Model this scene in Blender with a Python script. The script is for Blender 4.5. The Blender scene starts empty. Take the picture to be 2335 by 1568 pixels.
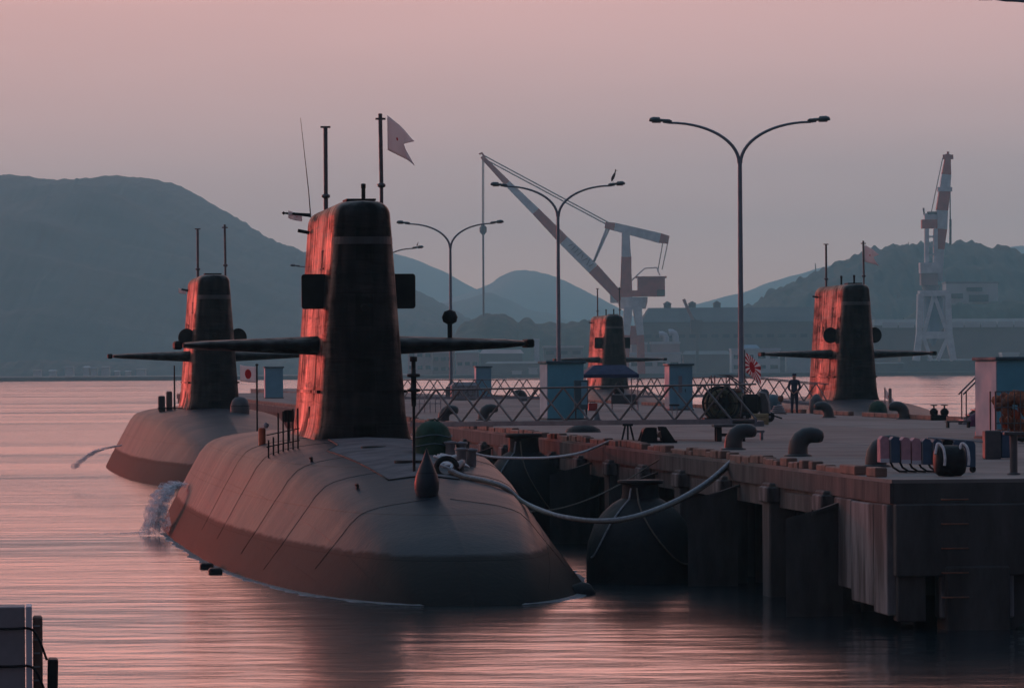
import bpy, bmesh, math, random
from mathutils import Vector, Matrix, noise
from math import sin, cos, pi, radians, sqrt, exp

# ------------------------------------------------------------------ camera, sky, sun, exposure
SC = bpy.context.scene
COL = SC.collection
F = 11326.0          # focal length in pixels of a 2335 px wide picture
HC = 4.56            # camera height above the water
ROLL = 0.0061
HZ = 838.3           # horizon row in that picture
cd = bpy.data.cameras.new('camera'); cam = bpy.data.objects.new('camera', cd); COL.objects.link(cam)
cd.sensor_width = 36.0; cd.lens = 36.0 * F / 2335.0
cd.shift_y = (HZ - 784.0) / 2335.0
cd.clip_start = 1.0; cd.clip_end = 60000
cam.matrix_world = Matrix.Translation((0, 0, HC)) @ Matrix.Rotation(pi / 2, 4, 'X') @ Matrix.Rotation(-ROLL, 4, 'Z')
SC.camera = cam

SUN_EL, SUN_AZ = radians(2.0), radians(-24.0)      # azimuth from +Y towards +X: the sun stands to the left
SDIR = Vector((sin(SUN_AZ) * cos(SUN_EL), cos(SUN_AZ) * cos(SUN_EL), sin(SUN_EL)))
sl = bpy.data.lights.new('sun', 'SUN'); sun = bpy.data.objects.new('sun', sl); COL.objects.link(sun)
sl.energy = 0.8; sl.angle = radians(3.0); sl.color = (1.0, 0.085, 0.055)
sun.rotation_euler = SDIR.to_track_quat('Z', 'Y').to_euler(); sun.location = (-60, 60, 80)

world = bpy.data.worlds.new('World'); SC.world = world; world.use_nodes = True
wn = world.node_tree; wn.nodes.clear()
def wnode(t, **k):
    n = wn.nodes.new(t)
    for a, v in k.items(): setattr(n, a, v)
    return n
wl = wn.links.new
tc = wnode('ShaderNodeTexCoord'); sep = wnode('ShaderNodeSeparateXYZ'); wl(tc.outputs['Generated'], sep.inputs[0])
mx0 = wnode('ShaderNodeMath', operation='MAXIMUM'); wl(sep.outputs[2], mx0.inputs[0]); mx0.inputs[1].default_value = 0
sq = wnode('ShaderNodeMath', operation='SQRT'); wl(mx0.outputs[0], sq.inputs[0])
ramp = wnode('ShaderNodeValToRGB'); wl(sq.outputs[0], ramp.inputs[0])
RAMP = [(0.00, (0.98, 0.60, 0.46)), (0.13, (0.92, 0.58, 0.47)), (0.20, (0.68, 0.485, 0.455)), (0.27, (0.86, 0.50, 0.47)),
        (0.34, (2.30, 1.00, 0.83)), (0.43, (2.15, 0.96, 0.80)), (0.53, (0.66, 0.47, 0.48)), (0.66, (0.34, 0.43, 0.55)), (1.0, (0.36, 0.55, 0.76))]
el = ramp.color_ramp.elements
while len(el) < len(RAMP): el.new(0.5)
for e, (p, c) in zip(el, RAMP): e.position = p; e.color = (*c, 1)
dotn = wnode('ShaderNodeVectorMath', operation='DOT_PRODUCT'); wl(tc.outputs['Generated'], dotn.inputs[0])
dotn.inputs[1].default_value = (sin(radians(-26)), cos(radians(-26)), 0)
az = wnode('ShaderNodeMapRange'); wl(dotn.outputs['Value'], az.inputs[0])
az.inputs[1].default_value = -1; az.inputs[2].default_value = 1
azr = wnode('ShaderNodeValToRGB'); wl(az.outputs[0], azr.inputs[0])
azr.color_ramp.elements[0].color = (0.10, 0.14, 0.21, 1)
azr.color_ramp.elements[1].color = (1.12, 1.0, 0.95, 1)
_m = azr.color_ramp.elements.new(0.40); _m.color = (0.26, 0.30, 0.375, 1)
_m = azr.color_ramp.elements.new(0.68); _m.color = (0.62, 0.62, 0.66, 1)
_m = azr.color_ramp.elements.new(0.92); _m.color = (0.98, 0.98, 0.98, 1)
mulc = wnode('ShaderNodeMix', data_type='RGBA', blend_type='MULTIPLY'); mulc.inputs[0].default_value = 1
wl(ramp.outputs[0], mulc.inputs[6]); wl(azr.outputs[0], mulc.inputs[7])
sky = wnode('ShaderNodeTexSky', sky_type='NISHITA'); sky.sun_disc = False
sky.sun_elevation = SUN_EL; sky.sun_rotation = SUN_AZ; sky.air_density = 1.6; sky.dust_density = 3.0
skm = wnode('ShaderNodeVectorMath', operation='SCALE'); wl(sky.outputs[0], skm.inputs[0]); skm.inputs['Scale'].default_value = 0.006
addc = wnode('ShaderNodeMix', data_type='RGBA', blend_type='ADD'); addc.inputs[0].default_value = 1
wl(mulc.outputs[2], addc.inputs[6]); wl(skm.outputs[0], addc.inputs[7])
cm_ = wnode('ShaderNodeMapping'); cm_.inputs['Scale'].default_value = (1.0, 1.0, 7.0); cm_.inputs['Rotation'].default_value = (0, 0.03, 0); wl(tc.outputs['Generated'], cm_.inputs[0])
cn_ = wnode('ShaderNodeTexNoise'); cn_.inputs['Scale'].default_value = 4.5; cn_.inputs['Detail'].default_value = 5; wl(cm_.outputs[0], cn_.inputs['Vector'])
cr_ = wnode('ShaderNodeMapRange'); cr_.inputs[1].default_value = 0.3; cr_.inputs[2].default_value = 0.7; cr_.inputs[3].default_value = 0.93; cr_.inputs[4].default_value = 1.07; wl(cn_.outputs[0], cr_.inputs[0])
cs_ = wnode('ShaderNodeVectorMath', operation='SCALE'); wl(addc.outputs[2], cs_.inputs[0]); wl(cr_.outputs[0], cs_.inputs['Scale'])
bg = wnode('ShaderNodeBackground'); wl(cs_.outputs[0], bg.inputs[0]); bg.inputs[1].default_value = 1.0
wo = wnode('ShaderNodeOutputWorld'); wl(bg.outputs[0], wo.inputs[0])

vs = SC.view_settings
vs.view_transform = 'Standard'; vs.look = 'None'; vs.exposure = 0.0; vs.gamma = 1.0; vs.use_curve_mapping = False
SC.display_settings.display_device = 'sRGB'
SC.render.engine = 'CYCLES'
cy = SC.cycles
cy.use_denoising = True; cy.max_bounces = 6; cy.diffuse_bounces = 4; cy.glossy_bounces = 3; cy.transmission_bounces = 2
cy.volume_bounces = 1; cy.transparent_max_bounces = 6; cy.caustics_reflective = False; cy.caustics_refractive = False
cy.sample_clamp_indirect = 4.0

# ------------------------------------------------------------------ helpers
def W(xd, yd, D):
    """point that the camera sees at (xd, yd) of the 2335 px picture, D metres ahead"""
    u = xd - 1167.5; w = 784.0 - yd
    u0 = u * cos(ROLL) + w * sin(ROLL); w0 = -u * sin(ROLL) + w * cos(ROLL)
    return Vector((u0 / F * D, D, HC + (w0 + HZ - 784.0) / F * D))
PZ = 2.59                                        # pier deck above the water
def G(xd, yd, z=PZ):
    u = xd - 1167.5; w = 784.0 - yd
    w0 = -u * sin(ROLL) + w * cos(ROLL) + HZ - 784.0
    return W(xd, yd, (z - HC) * F / w0)

class MB:
    """collects shapes, then links them as one mesh object"""
    def __init__(s): s.v = []; s.f = []; s.sm = []
    def add(s, vs, fs, smooth=False):
        o = len(s.v); s.v += [tuple(v) for v in vs]
        s.f += [tuple(i + o for i in f) for f in fs]; s.sm += [smooth] * len(fs)
        return s
    def box(s, c, d, m=None):
        x, y, z = c; a, b, h = d[0] / 2, d[1] / 2, d[2] / 2
        vs = [Vector((x + i * a, y + j * b, z + k * h)) for k in (-1, 1) for j in (-1, 1) for i in (-1, 1)]
        if m is not None: vs = [m @ v for v in vs]
        return s.add(vs, [(0, 2, 3, 1), (4, 5, 7, 6), (0, 1, 5, 4), (2, 6, 7, 3), (0, 4, 6, 2), (1, 3, 7, 5)])
    def bev(s, c, d, b=0.02, m=None):
        """box with chamfered vertical and horizontal edges"""
        bm = bmesh.new(); bmesh.ops.create_cube(bm, size=1)
        for v in bm.verts: v.co = Vector((v.co.x * d[0] + c[0], v.co.y * d[1] + c[1], v.co.z * d[2] + c[2]))
        bmesh.ops.bevel(bm, geom=bm.edges[:], offset=b, segments=1, affect='EDGES')
        bm.verts.index_update()
        vs = [v.co.copy() for v in bm.verts]
        if m is not None: vs = [m @ v for v in vs]
        s.add(vs, [[v.index for v in f.verts] for f in bm.faces]); bm.free(); return s
    def bar(s, a, b, w, h=None):
        """rectangular bar between two points"""
        a = Vector(a); b = Vector(b); h = h or w
        d = (b - a); L = d.length
        if L < 1e-6: return s
        q = d.to_track_quat('Y', 'Z').to_matrix().to_4x4()
        return s.box((0, L / 2, 0), (w, L, h), Matrix.Translation(a) @ q)
    def tube(s, pts, r, n=8, cap=True, smooth=True):
        pts = [Vector(p) for p in pts]; k = len(pts)
        rs = r if isinstance(r, (list, tuple)) else [r] * k
        vs = []; up = None
        for i, p in enumerate(pts):
            t = (pts[min(i + 1, k - 1)] - pts[max(i - 1, 0)]).normalized()
            if up is None:
                up = Vector((0, 0, 1)) if abs(t.z) < 0.9 else Vector((1, 0, 0))
            a = t.cross(up).normalized(); up = a.cross(t).normalized()
            for j in range(n):
                th = 2 * pi * j / n
                vs.append(p + (a * cos(th) + up * sin(th)) * rs[i])
        fs = [(i * n + j, i * n + (j + 1) % n, (i + 1) * n + (j + 1) % n, (i + 1) * n + j) for i in range(k - 1) for j in range(n)]
        s.add(vs, fs, smooth)
        if cap:
            s.add(vs[:n], [tuple(range(n))[::-1]]); s.add(vs[-n:], [tuple(range(n))])
        return s
    def lathe(s, prof, n=20, c=(0, 0, 0), m=None, smooth=True):
        vs = []; k = len(prof)
        for r, z in prof:
            for j in range(n):
                th = 2 * pi * j / n; v = Vector((c[0] + r * cos(th), c[1] + r * sin(th), c[2] + z))
                vs.append(m @ v if m is not None else v)
        fs = [(i * n + j, i * n + (j + 1) % n, (i + 1) * n + (j + 1) % n, (i + 1) * n + j) for i in range(k - 1) for j in range(n)]
        s.add(vs, fs, smooth)
        if prof[0][0] > 1e-4: s.add(vs[:n], [tuple(range(n))[::-1]])
        if prof[-1][0] > 1e-4: s.add(vs[-n:], [tuple(range(n))])
        return s
    def loft(s, rings, closed=True, cap0=True, cap1=True, smooth=True):
        n = len(rings[0]); k = len(rings); vs = [p for r in rings for p in r]
        fs = [(i * n + j, i * n + (j + 1) % n, (i + 1) * n + (j + 1) % n, (i + 1) * n + j)
              for i in range(k - 1) for j in range(n if closed else n - 1)]
        s.add(vs, fs, smooth)
        if cap0: s.add(rings[0], [tuple(range(n))[::-1]])
        if cap1: s.add(rings[-1], [tuple(range(n))])
        return s
    def prism(s, poly, y0, y1, m=None):
        """polygon in x,z pushed from y0 to y1"""
        n = len(poly)
        vs = [Vector((x, y0, z)) for x, z in poly] + [Vector((x, y1, z)) for x, z in poly]
        if m is not None: vs = [m @ v for v in vs]
        return s.add(vs, [tuple(range(n)), tuple(range(2 * n - 1, n - 1, -1))] +
                     [((i + 1) % n, i, n + i, n + (i + 1) % n) for i in range(n)])
    def build(s, name, mat, parent=None, loc=None, rz=0.0, fix=False):
        me = bpy.data.meshes.new(name); me.from_pydata(s.v, [], s.f)
        me.polygons.foreach_set('use_smooth', s.sm)
        if mat is not None: me.materials.append(mat)
        me.validate()
        if fix:
            bm = bmesh.new(); bm.from_mesh(me); bmesh.ops.remove_doubles(bm, verts=bm.verts, dist=1e-4)
            bmesh.ops.recalc_face_normals(bm, faces=bm.faces); bm.to_mesh(me); bm.free()
        o = bpy.data.objects.new(name, me); COL.objects.link(o)
        if parent is not None: o.parent = parent
        if loc is not None: o.location = loc
        if rz: o.rotation_euler = (0, 0, rz)
        return o

def thing(name, label, cat, loc=(0, 0, 0), rz=0.0, group=None):
    o = bpy.data.objects.new(name, None); COL.objects.link(o)
    o.empty_display_size = 0.2
    o.location = loc; o.rotation_euler = (0, 0, rz)
    return tag(o, label, cat, group)
def tag(o, label, cat, group=None):
    o['label'] = label; o['category'] = cat
    if group: o['group'] = group
    return o
def struct(o):
    o['kind'] = 'structure'; return o
def share(o, name, parent, loc, rz=0.0, scale=None):
    c = bpy.data.objects.new(name, o.data); COL.objects.link(c); c.parent = parent; c.location = loc
    c.rotation_euler = (0, 0, rz)
    if scale: c.scale = scale
    return c
def lerp(a, b, t): return a + (b - a) * t
def curve(tab, x):
    if x <= tab[0][0]: return tab[0][1]
    for i in range(len(tab) - 1):
        x0, y0 = tab[i]; x1, y1 = tab[i + 1]
        if x <= x1:
            xm, ym = tab[i - 1] if i > 0 else (2 * x0 - x1, 2 * y0 - y1 if False else y0)
            xp, yp = tab[i + 2] if i + 2 < len(tab) else (x1 + 1, y1)
            d = x1 - x0; t = (x - x0) / d
            m0 = (y1 - ym) / (x1 - xm) * d; m1 = (yp - y0) / (xp - x0) * d
            return ((2 * t ** 3 - 3 * t * t + 1) * y0 + (t ** 3 - 2 * t * t + t) * m0 + (-2 * t ** 3 + 3 * t * t) * y1 + (t ** 3 - t * t) * m1)
    return tab[-1][1]
def sag(a, b, drop, n=24):
    a = Vector(a); b = Vector(b)
    return [a.lerp(b, i / n) - Vector((0, 0, drop * 4 * (i / n) * (1 - i / n))) for i in range(n + 1)]

# ------------------------------------------------------------------ materials
def mat(name, col, rough=0.6, metal=0.0, col2=None, scale=2.0, stretch=(1, 1, 1), contrast=(0.35, 0.7), bump=0.0, bscale=None,
        rvar=0.12, spec=0.5, detail=4.0):
    m = bpy.data.materials.new(name); m.use_nodes = True; nt = m.node_tree; N = nt.nodes; L = nt.links
    p = N['Principled BSDF']
    p.inputs['Roughness'].default_value = rough; p.inputs['Metallic'].default_value = metal
    p.inputs['Specular IOR Level'].default_value = spec
    if col2 is None: col2 = tuple(min(1, c * 0.72) for c in col)
    t = N.new('ShaderNodeTexCoord'); mp = N.new('ShaderNodeMapping'); mp.inputs['Scale'].default_value = stretch
    L.new(t.outputs['Object'], mp.inputs[0])
    nz = N.new('ShaderNodeTexNoise'); nz.inputs['Scale'].default_value = scale; nz.inputs['Detail'].default_value = detail
    nz.inputs['Roughness'].default_value = 0.6
    L.new(mp.outputs[0], nz.inputs['Vector'])
    r = N.new('ShaderNodeValToRGB'); r.color_ramp.elements[0].position = contrast[0]; r.color_ramp.elements[1].position = contrast[1]
    r.color_ramp.elements[0].color = (*col, 1); r.color_ramp.elements[1].color = (*col2, 1)
    L.new(nz.outputs[0], r.inputs[0]); L.new(r.outputs[0], p.inputs['Base Color'])
    mr = N.new('ShaderNodeMapRange'); mr.inputs[1].default_value = 0.3; mr.inputs[2].default_value = 0.7
    mr.inputs[3].default_value = max(0.02, rough - rvar); mr.inputs[4].default_value = min(1, rough + rvar)
    L.new(nz.outputs[0], mr.inputs[0]); L.new(mr.outputs[0], p.inputs['Roughness'])
    if bump > 0:
        n2 = N.new('ShaderNodeTexNoise'); n2.inputs['Scale'].default_value = bscale or scale * 4; n2.inputs['Detail'].default_value = 3
        L.new(mp.outputs[0], n2.inputs['Vector'])
        b = N.new('ShaderNodeBump'); b.inputs['Strength'].default_value = 1.0; b.inputs['Distance'].default_value = bump
        L.new(n2.outputs[0], b.inputs['Height']); L.new(b.outputs[0], p.inputs['Normal'])
    return m

def hull_mat(name, base, worn, band, r0=0.38, r1=0.51, ripple=0.05, spec=0.055, rst=(0.5, 0.35, 1.6), patchy=0.0):
    """black hull coating: streaks running down, tile joints, a darker wet band at the waterline"""
    m = bpy.data.materials.new(name); m.use_nodes = True; nt = m.node_tree; N = nt.nodes; L = nt.links
    p = N['Principled BSDF']
    t = N.new('ShaderNodeTexCoord'); s = N.new('ShaderNodeSeparateXYZ'); L.new(t.outputs['Object'], s.inputs[0])
    def nse(sc, st, det=4):
        mp = N.new('ShaderNodeMapping'); mp.inputs['Scale'].default_value = st; L.new(t.outputs['Object'], mp.inputs[0])
        n = N.new('ShaderNodeTexNoise'); n.inputs['Scale'].default_value = sc; n.inputs['Detail'].default_value = det
        L.new(mp.outputs[0], n.inputs['Vector']); return n
    n1 = nse(0.5, (0.6, 1.0, 0.35)); n2 = nse(2.2, (0.25, 1.0, 0.12), 5); n3 = nse(9, (1, 1, 1), 2)
    a = N.new('ShaderNodeMath'); a.operation = 'MULTIPLY_ADD'; L.new(n2.outputs[0], a.inputs[0]); a.inputs[1].default_value = 0.55
    k = N.new('ShaderNodeMath'); k.operation = 'MULTIPLY'; L.new(n1.outputs[0], k.inputs[0]); k.inputs[1].default_value = 0.45
    L.new(k.outputs[0], a.inputs[2])
    r = N.new('ShaderNodeValToRGB'); r.color_ramp.elements[0].position = 0.38; r.color_ramp.elements[1].position = 0.64
    r.color_ramp.elements[0].color = (*base, 1); r.color_ramp.elements[1].color = (*worn, 1); L.new(a.outputs[0], r.inputs[0])
    # wet band
    zz = N.new('ShaderNodeMath'); zz.operation = 'MULTIPLY_ADD'; L.new(n2.outputs[0], zz.inputs[0]); zz.inputs[1].default_value = 0.14
    L.new(s.outputs[2], zz.inputs[2])
    mr = N.new('ShaderNodeMapRange'); mr.inputs[1].default_value = band - 0.02; mr.inputs[2].default_value = band + 0.05
    L.new(zz.outputs[0], mr.inputs[0])
    mix = N.new('ShaderNodeMix'); mix.data_type = 'RGBA'; L.new(mr.outputs[0], mix.inputs[0])
    mix.inputs[6].default_value = (0.012, 0.012, 0.012, 1); L.new(r.outputs[0], mix.inputs[7])
    L.new(mix.outputs[2], p.inputs['Base Color'])
    sp_ = N.new('ShaderNodeMapRange'); L.new(mr.outputs[0], sp_.inputs[0]); sp_.inputs[3].default_value = 0.05; sp_.inputs[4].default_value = spec
    if patchy:
        n5 = nse(1.0, (0.6, 0.55, 1.5), 6); n6 = nse(3.0, (1, 1.2, 0.18), 3)
        pm = N.new('ShaderNodeMath'); pm.operation = 'MULTIPLY'; L.new(n5.outputs[0], pm.inputs[0]); L.new(n6.outputs[0], pm.inputs[1])
        pr = N.new('ShaderNodeMapRange'); pr.inputs[1].default_value = 0.19; pr.inputs[2].default_value = 0.42; pr.inputs[3].default_value = 0.005; pr.inputs[4].default_value = patchy
        L.new(pm.outputs[0], pr.inputs[0]); L.new(pr.outputs[0], p.inputs['Specular IOR Level'])
    else:
        L.new(sp_.outputs[0], p.inputs['Specular IOR Level'])
    rr = N.new('ShaderNodeMapRange'); rr.inputs[1].default_value = 0.3; rr.inputs[2].default_value = 0.7
    rr.inputs[3].default_value = r0; rr.inputs[4].default_value = r1; L.new(a.outputs[0], rr.inputs[0])
    rb = N.new('ShaderNodeMix'); rb.data_type = 'FLOAT'; L.new(mr.outputs[0], rb.inputs[0]); rb.inputs[2].default_value = 0.64; L.new(rr.outputs[0], rb.inputs[3])
    L.new(rb.outputs[0], p.inputs['Roughness'])
    jb = N.new('ShaderNodeTexBrick'); jb.inputs['Scale'].default_value = 1.0; jb.offset = 0.5
    jb.inputs['Color1'].default_value = (1, 1, 1, 1); jb.inputs['Color2'].default_value = (0.82, 0.82, 0.82, 1); jb.inputs['Mortar'].default_value = (0.35, 0.35, 0.35, 1)
    jb.inputs['Mortar Size'].default_value = 0.010; jb.inputs['Brick Width'].default_value = 3.2; jb.inputs['Row Height'].default_value = 0.8
    jc = N.new('ShaderNodeCombineXYZ'); L.new(s.outputs[1], jc.inputs[0]); L.new(s.outputs[2], jc.inputs[1]); L.new(jc.outputs[0], jb.inputs['Vector'])
    jm = N.new('ShaderNodeMix'); jm.data_type = 'RGBA'; jm.blend_type = 'MULTIPLY'; jm.inputs[0].default_value = 1.0
    L.new(mix.outputs[2], jm.inputs[6]); L.new(jb.outputs['Color'], jm.inputs[7]); L.new(jm.outputs[2], p.inputs['Base Color'])
    # plating waviness and joints
    br = N.new('ShaderNodeTexBrick'); br.inputs['Scale'].default_value = 1.0
    br.inputs['Mortar Size'].default_value = 0.012; br.inputs['Brick Width'].default_value = 1.6; br.inputs['Row Height'].default_value = 0.8
    cb = N.new('ShaderNodeCombineXYZ'); L.new(s.outputs[1], cb.inputs[0]); L.new(s.outputs[2], cb.inputs[1]); L.new(cb.outputs[0], br.inputs['Vector'])
    b1 = N.new('ShaderNodeBump'); b1.inputs['Distance'].default_value = 0.006; b1.inputs['Strength'].default_value = 0.6; b1.invert = True
    L.new(br.outputs['Fac'], b1.inputs['Height'])
    b2 = N.new('ShaderNodeBump'); b2.inputs['Distance'].default_value = 0.012; b2.inputs['Strength'].default_value = 0.6
    L.new(n3.outputs[0], b2.inputs['Height']); L.new(b1.outputs[0], b2.inputs['Normal'])
    n4 = nse(1.1, rst, 3)
    b3 = N.new('ShaderNodeBump'); b3.inputs['Distance'].default_value = ripple; b3.inputs['Strength'].default_value = 0.6
    L.new(n4.outputs[0], b3.inputs['Height']); L.new(b2.outputs[0], b3.inputs['Normal'])
    L.new(b3.outputs[0], p.inputs['Normal'])
    return m

def water_mat():
    m = bpy.data.materials.new('sea_water'); m.use_nodes = True; nt = m.node_tree; N = nt.nodes; L = nt.links
    p = N['Principled BSDF']; p.inputs['Base Color'].default_value = (0.012, 0.02, 0.026, 1)
    p.inputs['Roughness'].default_value = 0.06; p.inputs['IOR'].default_value = 1.333
    t = N.new('ShaderNodeTexCoord')
    def nse(sc, st, det, ro=0.5):
        mp = N.new('ShaderNodeMapping'); mp.inputs['Scale'].default_value = st; mp.inputs['Rotation'].default_value = (0, 0, 0.12)
        L.new(t.outputs['Object'], mp.inputs[0])
        n = N.new('ShaderNodeTexNoise'); n.inputs['Scale'].default_value = sc; n.inputs['Detail'].default_value = det
        n.inputs['Roughness'].default_value = ro
        L.new(mp.outputs[0], n.inputs['Vector']); return n
    n1 = nse(0.7, (0.55, 1, 1), 5); n2 = nse(0.14, (0.6, 1, 1), 3); n3 = nse(0.035, (0.35, 1, 1), 3)
    st = N.new('ShaderNodeMapRange'); st.inputs[1].default_value = 0.38; st.inputs[2].default_value = 0.62; st.inputs[3].default_value = 0.08; st.inputs[4].default_value = 0.27
    L.new(n3.outputs[0], st.inputs[0])
    b1 = N.new('ShaderNodeBump'); b1.inputs['Distance'].default_value = 0.36; L.new(st.outputs[0], b1.inputs['Strength'])
    L.new(n1.outputs[0], b1.inputs['Height'])
    b2 = N.new('ShaderNodeBump'); b2.inputs['Distance'].default_value = 0.9; b2.inputs['Strength'].default_value = 0.12
    L.new(n2.outputs[0], b2.inputs['Height']); L.new(b1.outputs[0], b2.inputs['Normal'])
    L.new(b2.outputs[0], p.inputs['Normal'])
    mr = N.new('ShaderNodeMapRange'); mr.inputs[1].default_value = 0.35; mr.inputs[2].default_value = 0.65
    mr.inputs[3].default_value = 0.11; mr.inputs[4].default_value = 0.19; L.new(n3.outputs[0], mr.inputs[0]); L.new(mr.outputs[0], p.inputs['Roughness'])
    return m

def flag_mat(name, kind):
    """cloth whose print is drawn in object space (x along the fly, z up the hoist)"""
    m = bpy.data.materials.new(name); m.use_nodes = True; nt = m.node_tree; N = nt.nodes; L = nt.links
    p = N['Principled BSDF']; p.inputs['Roughness'].default_value = 0.85
    uv = N.new('ShaderNodeUVMap'); s = N.new('ShaderNodeSeparateXYZ'); L.new(uv.outputs[0], s.inputs[0])
    def M(op, a, b=None):
        n = N.new('ShaderNodeMath'); n.operation = op
        for i, v in enumerate((a, b)):
            if v is None: continue
            if isinstance(v, (int, float)): n.inputs[i].default_value = v
            else: L.new(v, n.inputs[i])
        return n.outputs[0]
    cx = {'disc': 0.5, 'rays': 0.42, 'tail': 0.36}[kind]
    dx = M('MULTIPLY', M('SUBTRACT', s.outputs[0], cx), 1.5); dy = M('SUBTRACT', s.outputs[1], 0.5)
    rr = M('SQRT', M('ADD', M('MULTIPLY', dx, dx), M('MULTIPLY', dy, dy)))
    disc = M('LESS_THAN', rr, {'disc': 0.3, 'rays': 0.25, 'tail': 0.05}[kind])
    f = disc
    if kind == 'rays':
        ang = M('ARCTAN2', dy, dx)
        ray = M('GREATER_THAN', M('COSINE', M('MULTIPLY', ang, 16.0)), 0.0)
        f = M('MAXIMUM', disc, ray)
    mix = N.new('ShaderNodeMix'); mix.data_type = 'RGBA'; L.new(f, mix.inputs[0])
    mix.inputs[6].default_value = (0.86, 0.85, 0.84, 1); mix.inputs[7].default_value = (0.55, 0.03, 0.04, 1)
    L.new(mix.outputs[2], p.inputs['Base Color'])
    tl = N.new('ShaderNodeBsdfTranslucent'); L.new(mix.outputs[2], tl.inputs[0]); ms = N.new('ShaderNodeMixShader'); ms.inputs[0].default_value = 0.55
    L.new(p.outputs[0], ms.inputs[1]); L.new(tl.outputs[0], ms.inputs[2]); L.new(ms.outputs[0], N['Material Output'].inputs[0])
    return m

MT = {}
MT['hull'] = hull_mat('hull_coating', (0.014, 0.021, 0.031), (0.029, 0.039, 0.051), 0.95)
MT['deckmat'] = mat('non_slip_deck_coating', (0.15, 0.155, 0.165), 0.85, col2=(0.08, 0.083, 0.09), scale=1.3, bump=0.01, spec=0.05, detail=7)
MT['sail'] = hull_mat('sail_coating', (0.011, 0.011, 0.012), (0.024, 0.022, 0.022), -5, 0.30, 0.62, 0.13, 0.14, (0.5, 0.3, 2.4), 0.30)
MT['black'] = mat('black_paint', (0.012, 0.012, 0.013), 0.7, scale=3, spec=0.2)
MT['rubber'] = mat('black_rubber', (0.010, 0.010, 0.012), 0.62, col2=(0.024, 0.024, 0.026), scale=3, bump=0.012, spec=0.2, detail=7)
MT['mast'] = mat('mast_steel', (0.10, 0.10, 0.105), 0.5, scale=5)
MT['greystrip'] = mat('grey_glass_strip', (0.055, 0.058, 0.062), 0.5, scale=3, spec=0.3)
MT['rope'] = mat('mooring_rope', (0.42, 0.44, 0.45), 0.9, col2=(0.25, 0.26, 0.27), scale=14, bump=0.01)
MT['ropedark'] = mat('tarred_rope', (0.16, 0.13, 0.10), 0.9, scale=12, bump=0.01)
MT['whiterope'] = mat('white_rope', (0.72, 0.72, 0.72), 0.9, col2=(0.5, 0.5, 0.5), scale=12, bump=0.008)
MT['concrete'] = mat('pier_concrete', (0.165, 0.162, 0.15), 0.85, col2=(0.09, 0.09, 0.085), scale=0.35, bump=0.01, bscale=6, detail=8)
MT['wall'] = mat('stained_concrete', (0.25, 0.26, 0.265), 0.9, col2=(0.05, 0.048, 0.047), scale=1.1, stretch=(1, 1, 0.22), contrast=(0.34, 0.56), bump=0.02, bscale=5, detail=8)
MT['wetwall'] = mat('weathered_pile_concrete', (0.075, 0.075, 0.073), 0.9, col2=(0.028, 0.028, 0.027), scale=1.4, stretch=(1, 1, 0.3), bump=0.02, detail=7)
MT['curb'] = mat('painted_kerb_timber', (0.24, 0.125, 0.09), 0.85, col2=(0.10, 0.075, 0.06), scale=1.6, bump=0.008, detail=6)
MT['rust'] = mat('rusty_iron', (0.22, 0.09, 0.05), 0.85, col2=(0.10, 0.05, 0.035), scale=5, bump=0.006)
MT['bollard'] = mat('bollard_iron', (0.018, 0.019, 0.021), 0.5, col2=(0.035, 0.035, 0.036), scale=4, bump=0.004)
MT['galv'] = mat('galvanised_steel', (0.30, 0.31, 0.32), 0.5, 0.3, scale=6)
MT['gangsteel'] = mat('dull_gangway_steel', (0.13, 0.13, 0.135), 0.6, 0.2, scale=6)
MT['steelblue'] = mat('blue_grey_beam', (0.17, 0.19, 0.22), 0.55, scale=3)
MT['lampgrey'] = mat('lamp_post_paint', (0.17, 0.21, 0.24), 0.5, col2=(0.14, 0.17, 0.20), scale=2)
MT['lamphead'] = mat('lamp_head_paint', (0.075, 0.115, 0.12), 0.45, scale=2)
MT['teal'] = mat('teal_panel', (0.12, 0.40, 0.48), 0.6, col2=(0.10, 0.33, 0.40), scale=1.5)
MT['teal2'] = mat('pale_blue_panel', (0.16, 0.36, 0.44), 0.6, col2=(0.13, 0.30, 0.37), scale=1.5)
MT['white'] = mat('white_paint', (0.50, 0.52, 0.56), 0.6, col2=(0.40, 0.42, 0.46), scale=1.5)
MT['roofteal'] = mat('dark_teal_roof', (0.05, 0.11, 0.13), 0.6, scale=2)
MT['navy'] = mat('navy_canvas', (0.018, 0.026, 0.085), 0.8, scale=4)
MT['green'] = mat('green_canvas', (0.006, 0.050, 0.024), 0.8, col2=(0.004, 0.032, 0.015), scale=4, bump=0.02, bscale=5)
MT['orange'] = mat('orange_paint', (0.62, 0.13, 0.05), 0.6, scale=5)
MT['red'] = mat('red_paint', (0.45, 0.03, 0.03), 0.5, scale=5)
MT['olive'] = mat('olive_canvas', (0.085, 0.085, 0.045), 0.85, scale=5, bump=0.01)
MT['grey'] = mat('grey_paint', (0.24, 0.24, 0.25), 0.6, scale=2)
MT['dgrey'] = mat('dark_grey_paint', (0.07, 0.07, 0.075), 0.6, scale=3)
MT['yellow'] = mat('faded_yellow_paint', (0.32, 0.26, 0.13), 0.7, scale=4)
MT['pink'] = mat('faded_pink_panel', (0.50, 0.27, 0.30), 0.7, col2=(0.36, 0.20, 0.24), scale=7)
MT['bluepanel'] = mat('dark_blue_panel', (0.035, 0.085, 0.15), 0.55, scale=4)
MT['net'] = mat('orange_brown_netting', (0.42, 0.14, 0.06), 0.9, col2=(0.16, 0.05, 0.03), scale=10, bump=0.02)
MT['cranewhite'] = mat('crane_white', (0.80, 0.80, 0.78), 0.6, scale=0.3)
MT['cranered'] = mat('crane_red', (0.62, 0.06, 0.02), 0.6, scale=0.3)
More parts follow.
